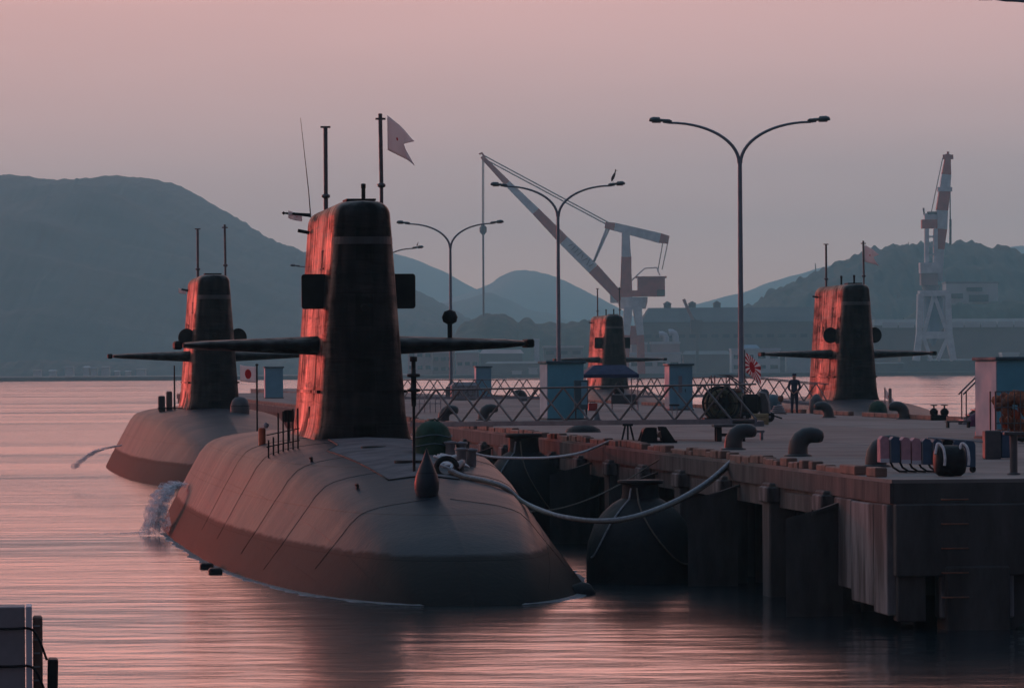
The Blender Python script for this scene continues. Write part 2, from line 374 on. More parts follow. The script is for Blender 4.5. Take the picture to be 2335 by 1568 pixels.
MT['dark'] = mat('dark_window_glass', (0.02, 0.022, 0.025), 0.2)
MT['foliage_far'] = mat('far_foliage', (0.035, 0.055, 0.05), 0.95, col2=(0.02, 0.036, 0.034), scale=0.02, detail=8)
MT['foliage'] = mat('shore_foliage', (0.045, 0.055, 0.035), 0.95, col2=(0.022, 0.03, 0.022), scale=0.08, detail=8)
MT['shore'] = mat('shore_ground', (0.13, 0.12, 0.11), 0.9, scale=0.02)
MT['shedgrey'] = mat('shed_cladding', (0.19, 0.175, 0.165), 0.8, col2=(0.14, 0.13, 0.125), scale=0.05)
MT['shedroof'] = mat('shed_roof', (0.085, 0.085, 0.09), 0.8, scale=0.05)
MT['shedpale'] = mat('pale_cladding', (0.55, 0.55, 0.54), 0.8, col2=(0.45, 0.45, 0.44), scale=0.08)
MT['shedpink'] = mat('dusty_pink_cladding', (0.48, 0.33, 0.31), 0.8, scale=0.08)
MT['shedbrown'] = mat('brown_cladding', (0.26, 0.20, 0.18), 0.8, scale=0.05)
MT['shedblue'] = mat('blue_roofing', (0.20, 0.30, 0.40), 0.8, scale=0.08)
MT['skin'] = mat('skin', (0.36, 0.2, 0.14), 0.6)
MT['uniform'] = mat('navy_workwear', (0.02, 0.028, 0.055), 0.85, col2=(0.03, 0.04, 0.07), scale=9)
MT['bird'] = mat('grey_feathers', (0.12, 0.11, 0.11), 0.85, scale=12)
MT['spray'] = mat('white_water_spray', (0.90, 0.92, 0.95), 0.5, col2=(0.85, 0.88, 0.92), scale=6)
_n = MT['concrete'].node_tree; _p = _n.nodes['Principled BSDF']; _i = _n.nodes.new('ShaderNodeObjectInfo'); _k = _n.nodes.new('ShaderNodeMapRange')
_k.inputs[3].default_value = 0.78; _k.inputs[4].default_value = 1.16; _n.links.new(_i.outputs['Random'], _k.inputs[0])
_h = _n.nodes.new('ShaderNodeVectorMath'); _h.operation = 'SCALE'; _c = _p.inputs['Base Color'].links[0].from_socket
_n.links.new(_c, _h.inputs[0]); _n.links.new(_k.outputs[0], _h.inputs['Scale']); _n.links.new(_h.outputs[0], _p.inputs['Base Color'])
MT['water'] = water_mat()
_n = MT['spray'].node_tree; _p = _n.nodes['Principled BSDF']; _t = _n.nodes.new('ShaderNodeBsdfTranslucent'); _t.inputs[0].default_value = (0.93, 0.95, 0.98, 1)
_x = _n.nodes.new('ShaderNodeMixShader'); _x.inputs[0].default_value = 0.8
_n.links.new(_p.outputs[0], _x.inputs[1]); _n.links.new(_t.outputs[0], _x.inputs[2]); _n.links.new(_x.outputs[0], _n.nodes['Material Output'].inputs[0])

# ------------------------------------------------------------------ the setting
wm = MB(); wm.add([(-2900, -250, 0), (2900, -250, 0), (2900, 9600, 0), (-2900, 9600, 0)], [(0, 1, 2, 3)])
struct(wm.build('sea', MT['water']))

# far shore: low land behind sea walls
sh = MB()
sh.box((500, 3400, 0.5), (2400, 2550, 2.4)); 
struct(sh.build('shore_land', MT['shore'], None))
sh = MB(); sh.box((-1300, 3700, 0.4), (1300, 2200, 2.2)); struct(sh.build('shore_land', MT['shore']))

def ridge(name, pts, D, depth, m, bump, bsize, seed, step=3.0, rows=16, under=0.0):
    """a hill: its crest runs through pts (picture pixels at distance D), falling to the shore in front and away behind"""
    random.seed(seed); b = MB(); xs = []
    x = pts[0][0]
    while x <= pts[-1][0]: xs.append(x); x += step
    n = len(xs); vs = []
    for r in range(rows + 4):
        t = r / rows
        for i, xd in enumerate(xs):
            yd = curve(pts, xd); c = W(xd, yd, D); h = max(1.0, c.z)
            if t <= 1: y = D - depth * (1 - t); f = sin(t * pi / 2) ** 0.9
            else: y = D + depth * (t - 1) * 1.6; f = max(0.0, 1 - (t - 1) * 2.6)
            q = Vector((c.x / bsize, y / bsize, seed * 3.7))
            k = noise.noise(q) * 0.6 + noise.noise(q * 2.3) * 0.4
            big = noise.noise(Vector((c.x / (bsize * 9), y / (bsize * 9), seed * 1.3)))
            z = under + (h - under) * f + bump * k * min(1, f * 4) + (big * h * 0.10 * f * (1 - f) * 4 if t < 1 else 0)
            vs.append((c.x + bump * 0.3 * noise.noise(q + Vector((9, 0, 0))), y, z if r > 0 else under - 1.5))
    fs = [(r * n + i, r * n + i + 1, (r + 1) * n + i + 1, (r + 1) * n + i) for r in range(rows + 3) for i in range(n - 1)]
    b.add(vs, fs, True)
    return struct(b.build(name, m))
# the big mountain on the left, then hills one behind another in the middle, the wooded hill on the right
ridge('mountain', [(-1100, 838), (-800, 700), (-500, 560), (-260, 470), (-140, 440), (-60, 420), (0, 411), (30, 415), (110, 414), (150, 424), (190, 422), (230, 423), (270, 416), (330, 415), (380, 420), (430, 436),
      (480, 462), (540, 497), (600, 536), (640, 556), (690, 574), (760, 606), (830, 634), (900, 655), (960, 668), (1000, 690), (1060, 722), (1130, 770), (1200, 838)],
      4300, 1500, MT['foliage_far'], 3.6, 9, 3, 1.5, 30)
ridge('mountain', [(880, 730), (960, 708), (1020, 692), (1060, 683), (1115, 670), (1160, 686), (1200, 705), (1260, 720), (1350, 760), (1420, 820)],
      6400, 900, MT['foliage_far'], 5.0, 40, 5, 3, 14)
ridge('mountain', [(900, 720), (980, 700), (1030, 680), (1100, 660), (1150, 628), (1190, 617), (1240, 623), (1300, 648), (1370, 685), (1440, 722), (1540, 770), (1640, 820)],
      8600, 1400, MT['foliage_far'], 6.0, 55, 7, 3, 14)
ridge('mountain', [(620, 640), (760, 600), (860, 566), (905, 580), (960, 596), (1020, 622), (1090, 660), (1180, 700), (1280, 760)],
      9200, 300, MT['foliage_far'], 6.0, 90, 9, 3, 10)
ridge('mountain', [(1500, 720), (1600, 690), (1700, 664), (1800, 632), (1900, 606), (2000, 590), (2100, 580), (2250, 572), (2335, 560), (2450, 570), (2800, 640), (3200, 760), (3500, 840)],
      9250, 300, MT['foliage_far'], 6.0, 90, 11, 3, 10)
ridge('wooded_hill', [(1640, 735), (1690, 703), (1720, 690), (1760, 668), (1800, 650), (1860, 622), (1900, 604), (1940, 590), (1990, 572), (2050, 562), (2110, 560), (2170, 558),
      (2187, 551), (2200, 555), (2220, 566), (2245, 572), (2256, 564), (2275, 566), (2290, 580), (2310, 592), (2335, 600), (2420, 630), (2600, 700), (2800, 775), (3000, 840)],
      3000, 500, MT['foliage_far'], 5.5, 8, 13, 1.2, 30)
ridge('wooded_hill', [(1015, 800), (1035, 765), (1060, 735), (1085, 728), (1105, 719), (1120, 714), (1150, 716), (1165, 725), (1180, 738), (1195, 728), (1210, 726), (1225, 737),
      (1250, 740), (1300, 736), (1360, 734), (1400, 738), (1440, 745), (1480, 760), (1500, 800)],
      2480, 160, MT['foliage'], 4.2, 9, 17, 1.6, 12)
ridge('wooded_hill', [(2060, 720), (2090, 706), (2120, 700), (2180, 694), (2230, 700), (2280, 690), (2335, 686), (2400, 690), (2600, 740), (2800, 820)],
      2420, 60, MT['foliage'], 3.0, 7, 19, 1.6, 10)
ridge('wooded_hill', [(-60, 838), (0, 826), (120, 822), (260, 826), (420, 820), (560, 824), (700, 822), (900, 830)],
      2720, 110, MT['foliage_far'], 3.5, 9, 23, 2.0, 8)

# ------------------------------------------------------------------ far shore buildings and cranes
def shed(name, label, x0, x1, ytop, D, depth, mw, mr, kind='gable', ybase=None, bands=0, vents=(), cat='building', group=None, mb=None):
    a = W(x0, ytop, D); b = W(x1, ytop, D)
    z0 = 1.6 if ybase is None else W((x0 + x1) / 2, ybase, D).z
    w = b.x - a.x; h = a.z - z0
    t = thing(name, label, cat, ((a.x + b.x) / 2, D, z0), 0, group)
    rh = {'gable': min(h * 0.28, 7.0), 'flat': min(1.0, h * 0.12), 'low': min(h * 0.16, 3)}[kind]
    wh = h - rh
    MB().box((0, depth / 2, wh / 2), (w, depth, wh)).build('wall', mw, t)
    if kind == 'flat':
        MB().box((0, depth / 2, wh + rh / 2), (w + 0.6, depth + 0.6, rh)).build('roof', mr, t)
    else:
        r = MB(); o = 0.6
        vs = [(-w / 2 - o, -o, wh), (w / 2 + o, -o, wh), (w / 2 + o, depth + o, wh), (-w / 2 - o, depth + o, wh),
              (-w / 2 + rh * 0.5, depth * 0.3, wh + rh), (w / 2 - rh * 0.5, depth * 0.3, wh + rh), (w / 2 - rh * 0.5, depth * 0.7, wh + rh), (-w / 2 + rh * 0.5, depth * 0.7, wh + rh)]
        r.add(vs, [(0, 1, 5, 4), (1, 2, 6, 5), (2, 3, 7, 6), (3, 0, 4, 7), (4, 5, 6, 7), (3, 2, 1, 0)]).build('roof', mr, t)
    for k in range(bands):
        z = wh * (k + 0.6) / (bands + 0.2)
        nwin = max(3, int(w / 5)); ww = w / nwin
        wb = MB().box((0, -0.12, 0), (ww * 0.62, 0.3, min(1.6, wh / (bands + 1) * 0.5)))
        first = None
        for i in range(nwin):
            lx = -w / 2 + ww * (i + 0.5)
            if first is None: first = wb.build('window', mb or MT['dark'], t, (lx, 0, z))
            else: share(first, 'window', t, (lx, 0, z))
    for v in vents:
        p = W(v, ytop, D)
        MB().box((0, 0, 0), (3.4, 3.4, 2.2)).lathe([(2.0, 1.1), (1.9, 1.6), (0.2, 2.6)], 10, (0, 0, 0)).build('roof_vent', mr, t, (p.x - (a.x + b.x) / 2, depth * 0.42, h + 0.6))
    return t
shed('warehouse', 'long dark shipyard hall with three roof vents behind the red jib crane', 1465, 1998, 701, 2330, 60, MT['shedgrey'], MT['shedroof'], 'gable', None, 2, (1526, 1583, 1640), mb=MT['shedroof'])
t = shed('factory_hall', 'low brown hall with a pale band of windows below the wooded hill', 1994, 2420, 727, 2290, 50, MT['shedbrown'], MT['shedgrey'], 'low', None, 0)
o_ = W(2180, 740, 2289.2) - Vector(t.location)
wb = MB().box((0, 0, 0), (7.0, 0.5, 2.6)); fo = None
for i in range(-4, 6):
    q_ = o_ + Vector((i * 7.6, 0, 0))
    if fo is None: fo = wb.build('window', MT['shedpale'], t, q_)
    else: share(fo, 'window', t, q_)
shed('low_shed', 'dusty pink shed with flat roof beside the red jib crane foot', 1440, 1476, 780, 2200, 20, MT['shedpink'], MT['shedpale'], 'flat', None, 0)
shed('low_shed', 'wider dusty pink shed in front of the two white ventilation cowls', 1486, 1550, 779, 2200, 20, MT['shedpink'], MT['shedpale'], 'flat', None, 0)
shed('quay_office', 'long white quay building seen between the blue tent and its kiosk', 1434, 1553, 803, 2160, 14, MT['shedpale'], MT['white'], 'flat', None, 1)
shed('quay_office', 'white boxy building behind the tall lamp post', 1668, 1779, 794, 2180, 18, MT['shedpale'], MT['white'], 'flat', None, 2)
shed('roof_shed', 'small pale blue roof showing above the white boxy building', 1688, 1732, 786, 2215, 18, MT['shedblue'], MT['shedblue'], 'low')
shed('low_shed', 'pale low shed just above the far submarine plane', 1795, 1880, 803, 2190, 16, MT['shedpale'], MT['white'], 'low')
shed('low_shed', 'brownish grey shed below the long dark hall', 1560, 1664, 800, 2210, 20, MT['shedbrown'], MT['shedgrey'], 'low')
shed('low_shed', 'pale flat shed to the right of the distant submarine sail', 2054, 2114, 806, 2190, 14, MT['shedgrey'], MT['shedpale'], 'flat')
shed('low_shed', 'small cream shed above the blue kiosk roof', 2286, 2324, 803, 2190, 14, MT['shedpale'], MT['shedpale'], 'flat')
hb = shed('hill_building', 'pale grey block with long dark windows standing on the wooded hill', 2158, 2276, 642, 2440, 22, MT['shedpale'], MT['grey'], 'flat', 692, 0)
for (x0, x1, y0, y1) in ((2204, 2240, 655, 664), (2170, 2196, 669, 680), (2210, 2254, 672, 688)):
    a = W(x0, y0, 2439.4); b_ = W(x1, y1, 2439.4); c = (a + b_) / 2 - Vector(hb.location)
    MB().box(c, (b_.x - a.x, 0.6, a.z - b_.z)).build('opening', MT['dgrey'], hb)
shed('harbour_block', 'tall pinkish block between the near sail and the third lamp post', 930, 985, 788, 2300, 25, MT['shedpink'], MT['shedgrey'], 'flat', None, 2)
shed('harbour_block', 'ribbed pinkish shed behind the third lamp post', 1040, 1092, 795, 2260, 25, MT['shedpink'], MT['shedgrey'], 'low', None, 1)
shed('harbour_block', 'pinkish brown block with a flat roof beside the ribbed shed', 986, 1036, 800, 2280, 20, MT['shedbrown'], MT['shedpink'], 'flat', None, 2)
shed('low_shed', 'long shed with a yellowish roof under the trees', 1096, 1192, 797, 2270, 22, MT['shedgrey'], MT['shedpink'], 'low')
shed('low_shed', 'small bright white tower like building at the wood edge', 1219, 1230, 772, 2300, 8, MT['white'], MT['white'], 'flat')
shed('harbour_block', 'grey apartment block between trees and the second lamp post', 1240, 1330, 788, 2260, 22, MT['shedgrey'], MT['shedpale'], 'flat', None, 3)
shed('low_shed', 'grey quay shed over the nearer lattice gangway', 1110, 1235, 824, 2170, 16, MT['shedgrey'], MT['shedgrey'], 'low')
shed('low_shed', 'low white hut at the waterside behind the teal kiosk', 1206, 1226, 838, 2150, 8, MT['shedpale'], MT['shedpale'], 'flat')
shed('low_shed', 'low pale hut at the waterside left of the teal kiosk', 1168, 1190, 845, 2150, 8, MT['shedpale'], MT['shedpale'], 'flat')
shed('low_shed', 'dark low quay shed near the shoreline right of the flag', 1880, 2060, 826, 2170, 16, MT['shedgrey'], MT['shedroof'], 'low')
shed('low_shed', 'dark long quay shed under the white lattice crane', 2064, 2240, 818, 2200, 16, MT['shedgrey'], MT['shedroof'], 'low')
random.seed(5)
hx = 40
for i in range(9):
    hx += random.uniform(18, 46); wdt = random.uniform(9, 20); yt = random.uniform(833, 845)
    shed('shore_house', 'tiny pale house on the far shore under the big mountain', hx, hx + wdt, yt, 2600, 9, MT['shedpale'], random.choice([MT['shedpale'], MT['shedgrey'], MT['shedbrown']]), 'low', None, 0, cat='house', group='houses on the far shore')
for (x, y, hh, lab_) in ((1519, 762, 19, 'shorter of two white bent ventilation cowls before the long dark hall'), (1541, 757, 24, 'taller of two white bent ventilation cowls before the long dark hall')):
    p = W(x, y, 2240); q = W(x, y + hh, 2240)
    H_ = p.z - q.z
    o = MB().tube([(0, 0, -6), (0, 0, H_ * 0.6), (-0.5, 0, H_ * 0.85), (-1.6, 0, H_), (-3.0, 0, H_ * 0.95)], [1.5, 1.5, 1.5, 1.5, 1.7], 10).build('ventilation_cowl', MT['white'], None, q)
    tag(o, lab_, 'vent', 'ventilation cowls')

def banded_boom(t, name, pts, widths, mats, thick=1.0):
    """a box boom in straight banded pieces; every piece a part"""
    for i in range(len(pts) - 1):
        a = Vector(pts[i]); b = Vector(pts[i + 1]); d = (b - a).normalized(); n = Vector((d.z, 0, -d.x))
        w0, w1 = widths[i] / 2, widths[i + 1] / 2
        r0 = [a + n * w0 + Vector((0, -w0 * thick, 0)), a - n * w0 + Vector((0, -w0 * thick, 0)), a - n * w0 + Vector((0, w0 * thick, 0)), a + n * w0 + Vector((0, w0 * thick, 0))]
        r1 = [b + n * w1 + Vector((0, -w1 * thick, 0)), b - n * w1 + Vector((0, -w1 * thick, 0)), b - n * w1 + Vector((0, w1 * thick, 0)), b + n * w1 + Vector((0, w1 * thick, 0))]
        MB().loft([r0, r1], smooth=False).build(name, mats[i], t)
D1 = 2130; base = W(1437, 852, D1); base.z = 1.6
t = thing('jib_crane', 'red and white banded luffing jib crane leaning left over the harbour', 'crane', base)
def L1(x, y, dy=0.0): return W(x, y, D1) - base + Vector((0, dy, 0))
cw, cr = MT['cranewhite'], MT['cranered']
banded_boom(t, 'boom_section', [L1(1099, 357), L1(1157, 418), L1(1222, 482), L1(1286, 548), L1(1353, 613), L1(1417, 681)], [1.6, 2.7, 3.5, 4.4, 5.0, 4.2], [cr, cw, cr, cw, cr])
# dark writing on the lowest white section: worn strokes, too far off to read
ld = (L1(1353, 613) - L1(1286, 548)).normalized(); ln = Vector((ld.z, 0, -ld.x))
if ln.z < 0: ln = -ln
for k, (q, hgt, wid, sl_) in enumerate(((0.20, .9, .5, .4), (0.30, 1.3, 1.0, 0), (0.40, 1.2, 1.0, 0), (0.50, 1.3, .9, .1), (0.60, .9, .5, -.4), (0.70, 1.2, .5, .5), (0.80, 1.3, .7, -.4), (0.90, 1.1, .9, .3))):
    c = L1(1286, 548).lerp(L1(1353, 613), q) + ln * 0.5 + Vector((0, -2.56, 0))
    MB().bar(c - ln * hgt - ld * sl_, c + ln * hgt + ld * sl_, wid, 0.2).build('lettering_stroke', MT['dgrey'], t)
MB().tube([L1(1093, 352), L1(1099, 349), L1(1105, 358)], 0.5, 6).build('boom_head', cr, t)
banded_boom(t, 'top_beam', [L1(1380, 513), L1(1402, 517), L1(1505, 543), L1(1525, 547)], [2.6, 3.4, 4.2, 3.4], [cr, cw, cr])
for dy in (-2.5, 2.5):
    banded_boom(t, 'tower_leg', [L1(1427, 525, dy), L1(1428, 586, dy), L1(1428, 684, dy)], [3.2, 4.0, 5.4], [cw, cr], 0.4)
MB().bar(L1(1417, 600), L1(1440, 600), 1, 6).build('tower_tie', cr, t)
MB().box(L1(1485, 650), ((1516 - 1454) / 5.32, 8, 50 / 5.32 * 0.62)).build('machine_house', cr, t)
MB().box(L1(1485, 632), ((1520 - 1450) / 5.32, 9, 0.7)).build('house_roof', cr, t)
MB().box(L1(1478, 669), ((1516 - 1440) / 5.32, 8.6, 2.6)).build('turntable_frame', cr, t)
MB().box(L1(1507, 668), (3.4, 8.9, 2.7)).build('counterweight', MT['olive'], t)
MB().bar(L1(1440, 640), L1(1470, 612), 0.5).bar(L1(1470, 612), L1(1498, 610), 0.5).bar(L1(1498, 610), L1(1505, 628), 0.5).build('house_rail', cw, t)
MB().box(L1(1405, 680), (5.0, 3, 4.0)).build('cabin', cw, t)
MB().lathe([(5.6, 0), (6.4, 3.0), (6.4, 5.0)], 14, L1(1443, 704)).build('slewing_ring', cw, t)
for sx, dy in ((-1, -5), (1, -5), (-1, 5), (1, 5)):
    banded_boom(t, 'portal_leg', [L1(1443 + sx * 10, 700, dy), L1(1444 + sx * 16, 764, dy), L1(1444 + sx * 19, 852, dy)], [3.6, 3.0, 3.0], [cw, cr], 0.9)
MB().bar(L1(1425, 764), L1(1465, 764), 2.4, 8).build('portal_beam', cr, t)
for e in (((1104, 355), (1400, 514)), ((1100, 360), (1384, 512))):
    MB().tube([L1(*e[0]), L1(*e[1])], 0.28, 5).build('luffing_rope', MT['grey'], t)
for e in (((1390, 520), (1352, 603)), ((1384, 520), (1350, 607))):
    MB().bar(L1(*e[0]), L1(*e[1]), 0.9).build('luffing_strut', cw, t)
for e in (((1524, 549), (1510, 615)), ((1512, 552), (1500, 620))):
    MB().tube([L1(*e[0]), L1(*e[1])], 0.22, 5).build('tail_rope', MT['grey'], t)
for e in (1100.5, 1103.5):
    MB().tube([L1(e, 360), L1(e - 0.2, 520)], 0.22, 5).build('hoist_rope', MT['grey'], t)
MB().lathe([(0.2, -2.6), (1.5, -1.2), (1.6, 0.8), (0.3, 2.2)], 10, L1(1102, 523)).build('hook_block', MT['dgrey'], t)
MB().tube([L1(1102, 530), L1(1103, 720)], 0.5, 6).build('hook_line', MT['grey'], t)

D2 = 2120; base = W(2130, 824, D2); base.z = 1.6
t = thing('portal_crane', 'tall white lattice portal crane with steep red and white banded jib', 'crane', base)
def L2(x, y, dy=0.0): return W(x, y, D2) - base + Vector((0, dy, 0))
banded_boom(t, 'boom_section', [L2(2162, 352), L2(2158, 398), L2(2154, 434), L2(2148, 480), L2(2146, 522), L2(2141, 568), L2(2138, 640)], [2.2, 4.0, 4.6, 5.0, 5.0, 4.4, 4.0], [cr, cw, cr, cw, cr, cw])
MB().bar(L2(2150, 358), L2(2174, 358), 0.9, 2).tube([L2(2162, 358), L2(2162, 346)], 0.6, 6).build('boom_head', cr, t)
MB().box(L2(2154, 432), (6.2, 5, 1.8)).build('boom_platform', cw, t)
MB().box(L2(2119, 511), (35 / 5.34, 6, 20 / 5.34)).build('machine_house', cr, t)
MB().box(L2(2122, 494), (28 / 5.34, 5, 14 / 5.34)).build('sheave_frame', cw, t)
MB().box(L2(2125, 486), (20 / 5.34, 5.6, 1.2)).build('house_roof', MT['shedroof'], t)
MB().tube([L2(2108, 490), L2(2106, 474)], 0.4, 6).build('vent_pipe', MT['dgrey'], t)
for x, dy in ((2113, -2), (2133, -2), (2114, 3), (2134, 3)):
    MB().bar(L2(x, 522, dy), L2(x, 600, dy), 1.7).build('tower_leg', cw, t)
for y in (540, 560, 580):
    MB().bar(L2(2113, y, -2), L2(2133, y, -2), 0.8).build('tower_tie', cw, t)
MB().box(L2(2120, 611), (46 / 5.34, 9, 24 / 5.34)).build('cabin_house', cw, t)
MB().box(L2(2118, 637), (38 / 5.34, 8, 26 / 5.34)).build('slewing_drum', MT['shedpink'], t)
MB().lathe([(2.6, -3), (4.0, 2)], 12, L2(2122, 660)).build('slewing_ring', MT['grey'], t)
MB().box(L2(2128, 669), (66 / 5.34, 10, 2.4)).build('portal_deck', cw, t)
for x0, x1, dy in ((2098, 2086, -5), (2159, 2172, -5), (2100, 2094, 6), (2156, 2178, 6)):
    MB().bar(L2(x0, 670, dy), L2(lerp(x0, x1, 0.35), 764, dy), 2.4).build('portal_leg', cw, t)
    MB().bar(L2(lerp(x0, x1, 0.35), 764, dy), L2(x1, 822, dy), 2.6).build('portal_leg', cw, t)
for a, b in (((2127, 675), (2104, 764)), ((2129, 675), (2160, 764)), ((2103, 766), (2122, 822)), ((2160, 766), (2136, 822))):
    MB().bar(L2(*a, -5), L2(*b, -5), 1.5).build('brace', cw, t)
MB().bar(L2(2100, 764, -5), L2(2166, 764, -5), 1.6, 3.0).build('portal_beam', cw, t)
MB().lathe([(0.6, -11), (4.4, -3), (4.4, 9), (0.8, 15)], 12, L2(2128, 730)).build('cable_drum', MT['shedblue'], t)
for x in (2166.5, 2168):
    MB().tube([L2(2166, 362), L2(x, 520)], 0.2, 5).build('hoist_rope', MT['grey'], t)
MB().tube([L2(2167.5, 500), L2(2167.5, 558)], 0.55, 6).build('hook_line', MT['dgrey'], t)
MB().tube([L2(2150, 360), L2(2124, 484)], 0.2, 5).build('luffing_rope', MT['grey'], t)

base = W(1588, 812, 2150); base.z = 1.6
t = thing('slim_crane', 'slim pale mast crane in front of the long dark hall', 'crane', base)
def L3(x, y): return W(x, y, 2150) - base
MB().bar(L3(1590, 730), L3(1590, 850), 1.2, 1.2).build('mast', MT['shedgrey'], t)
MB().bar(L3(1585, 740), L3(1559, 682), 1.3, 1.3).build('jib', MT['shedpink'], t)
MB().bar(L3(1575, 720), L3(1592, 735), 0.8).build('tie', MT['shedgrey'], t)
MB().box(L3(1588, 745), (5, 3, 6)).build('cab', MT['shedgrey'], t)
for x, y0, y1, lab_ in ((1860, 600, 624, 'thin radio mast low on the wooded hill slope left of the far sail'), (2072, 552, 566, 'thin radio mast on the wooded hill crest beside the lattice crane')):
    p = W(x, y1, 2990); q = W(x, y0, 2990)
    o = MB().tube([(0, 0, -8), (0, 0, q.z - p.z)], [0.8, 0.25], 6).build('radio_mast', MT['grey'], None, p)
    tag(o, lab_, 'mast', 'radio masts on the hill')

# ------------------------------------------------------------------ submarines
TOP = [(-1.6, -1.9), (-1.2, -0.95), (-0.6, -0.42), (0, 0.0), (0.8, 0.45), (2, 0.95), (3.5, 1.35), (5.5, 1.72), (8, 2.05), (11, 2.33), (15, 2.6), (20, 2.8), (26, 2.9), (46, 2.9), (58, 2.5), (68, 1.5), (76, 0.2), (82, -1.5)]
BOT = [(-1.6, -1.9), (-1.2, -2.6), (0, -3.6), (2, -4.4), (5, -5.0), (12, -5.8), (26, -6.0), (46, -6.0), (60, -5.0), (72, -3.6), (82, -2.0)]
HWM = [(-1.6, 0.02), (-1.2, 1.05), (-0.6, 1.6), (0, 2.25), (1, 2.9), (2, 3.15), (3.3, 3.45), (6, 3.8), (9, 4.03), (15, 4.3), (26, 4.45), (46, 4.5), (60, 3.7), (72, 2.0), (80, 0.7), (82, 0.1)]
PROF = [(0, 0), (0.004, 0.18), (0.012, 0.35), (0.025, 0.51), (0.047, 0.61), (0.1, 0.682), (0.2, 0.79), (0.326, 0.92), (0.42, 0.985), (0.5, 1.0), (0.65, 0.96), (0.8, 0.8), (0.92, 0.5), (1.0, 0)]
PR = []
for i in range(len(PROF) - 1):
    for k in range(2):
        q = lerp(PROF[i][0], PROF[i + 1][0], k / 2); PR.append((q, max(0.0, curve(PROF, q))))
PR.append((1.0, 0.0))
BOWB = 26.0
def bowe(b): return 1 + 1.0 * min(1, max(0.0, 1 - b / 25)) if b > -0.5 else 2.0
def hull_ring(b):
    zt, zb, w = curve(TOP, b), curve(BOT, b), max(0.01, curve(HWM, b))
    e_ = bowe(b); right = [Vector((w * (n ** e_), b - BOWB, lerp(zt, zb, q))) for q, n in PR]
    left = [Vector((-p.x, p.y, p.z)) for p in right[1:-1]]
    return right + left[::-1]
def hull_z(x, y):
    b = y + BOWB; zt, zb, w = curve(TOP, b), curve(BOT, b), max(0.01, curve(HWM, b)); x = abs(x)
    for i in range(len(PR) - 1):
        x0, x1 = PR[i][1] ** bowe(b) * w, PR[i + 1][1] ** bowe(b) * w
        if x0 <= x <= x1: return lerp(zt, zb, lerp(PR[i][0], PR[i + 1][0], (x - x0) / max(1e-6, x1 - x0)))
    return 0.0
bs = [-1.6, -1.5, -1.35, -1.2, -0.9, -0.6, -0.3, 0, 0.4, 0.8, 1.3, 2, 2.7, 3.5, 4.5, 5.5, 7, 9, 11, 13, 15, 18, 21, 24, 28, 33, 38, 44, 50, 55, 60, 65, 70, 75, 79, 82]
HULL = MB().loft([hull_ring(b) for b in bs], smooth=True)

def sail_ring(hw, ln, z, x_in=0.0, n_nose=9, y0=0.0):
    pts = []
    nose, tail = 1.0, 3.2
    for i in range(n_nose + 1):
        th = (pi / 2) * i / n_nose
        pts.append((hw * sin(th) ** 0.66, nose * (1 - cos(th) ** 0.8)))
    for f in (0.25, 0.5, 0.75): pts.append((hw, lerp(nose, ln - tail, f)))
    for i in range(0, 7):
        f = i / 6; pts.append((hw * (1 - 0.78 * f ** 1.6), ln - tail + tail * f))
    r = [Vector((max(0.0, x - x_in) if k else 0.0, y0 + lerp(x_in, ln - x_in, y / ln), z)) for k, (x, y) in enumerate(pts)]
    return r + [Vector((-p.x, p.y, p.z)) for p in r[1:]][::-1]
ST, SB, SLEN = 8.66, 2.55, 12.6
def sail_hw(z): return lerp(1.14, 0.69, (z - SB) / (ST - SB)) + 0.07 * max(0.0, 1 - (z - 2.9) / 0.5) ** 2
SAIL = MB()
rings = []
for z in [SB, 2.9, 3.0, 3.15, 3.4, 4.0, 4.8, 5.6, 6.4, 7.2, 8.0, 8.3]:
    rings.append(sail_hw(z)); 
RZ = [SB, 2.9, 3.0, 3.15, 3.4, 4.0, 4.8, 5.6, 6.4, 7.2, 8.0, 8.3]
rr = [sail_ring(h, SLEN, z) for h, z in zip(rings, RZ)]
for a in (15, 30, 45, 60, 75, 90):
    rr.append(sail_ring(sail_hw(8.3), SLEN, 8.3 + 0.36 * sin(radians(a)), 0.34 * (1 - cos(radians(a)))))
SAIL.loft(rr, smooth=True)

def plane_mesh(s, tipcut=0.0):
    b = MB(); rs = []
    for k in range(9):
        f = k / 8; x = lerp(0.75, 4.25, f); ch = lerp(2.5, 1.55, f); th = lerp(0.56, 0.21, f); yl = lerp(2.2, 2.75, f)
        if k == 8: th *= 0.75; ch *= 0.94; yl += 0.05
        ring = []
        for j in range(20):
            a = 2 * pi * j / 20
            c = (1 - cos(a)) / 2
            t = th * 0.5 * (2.6 * sqrt(max(c, 0)) * (1 - c) ** 0.75) * (1 if a <= pi else -1) * 0.78
            ring.append(Vector((s * x, yl + ch * c, 5.14 + t + 0.03 * f)))
        rs.append(ring)
    b.loft(rs, smooth=True)
    return b

def mast_T(x, y, z0, z1, bar, col_z):
    b = MB()
    b.tube([(x, y, z0), (x, y, col_z)], 0.055, 8).tube([(x, y, col_z), (x, y, z1)], 0.045, 8)
    return b

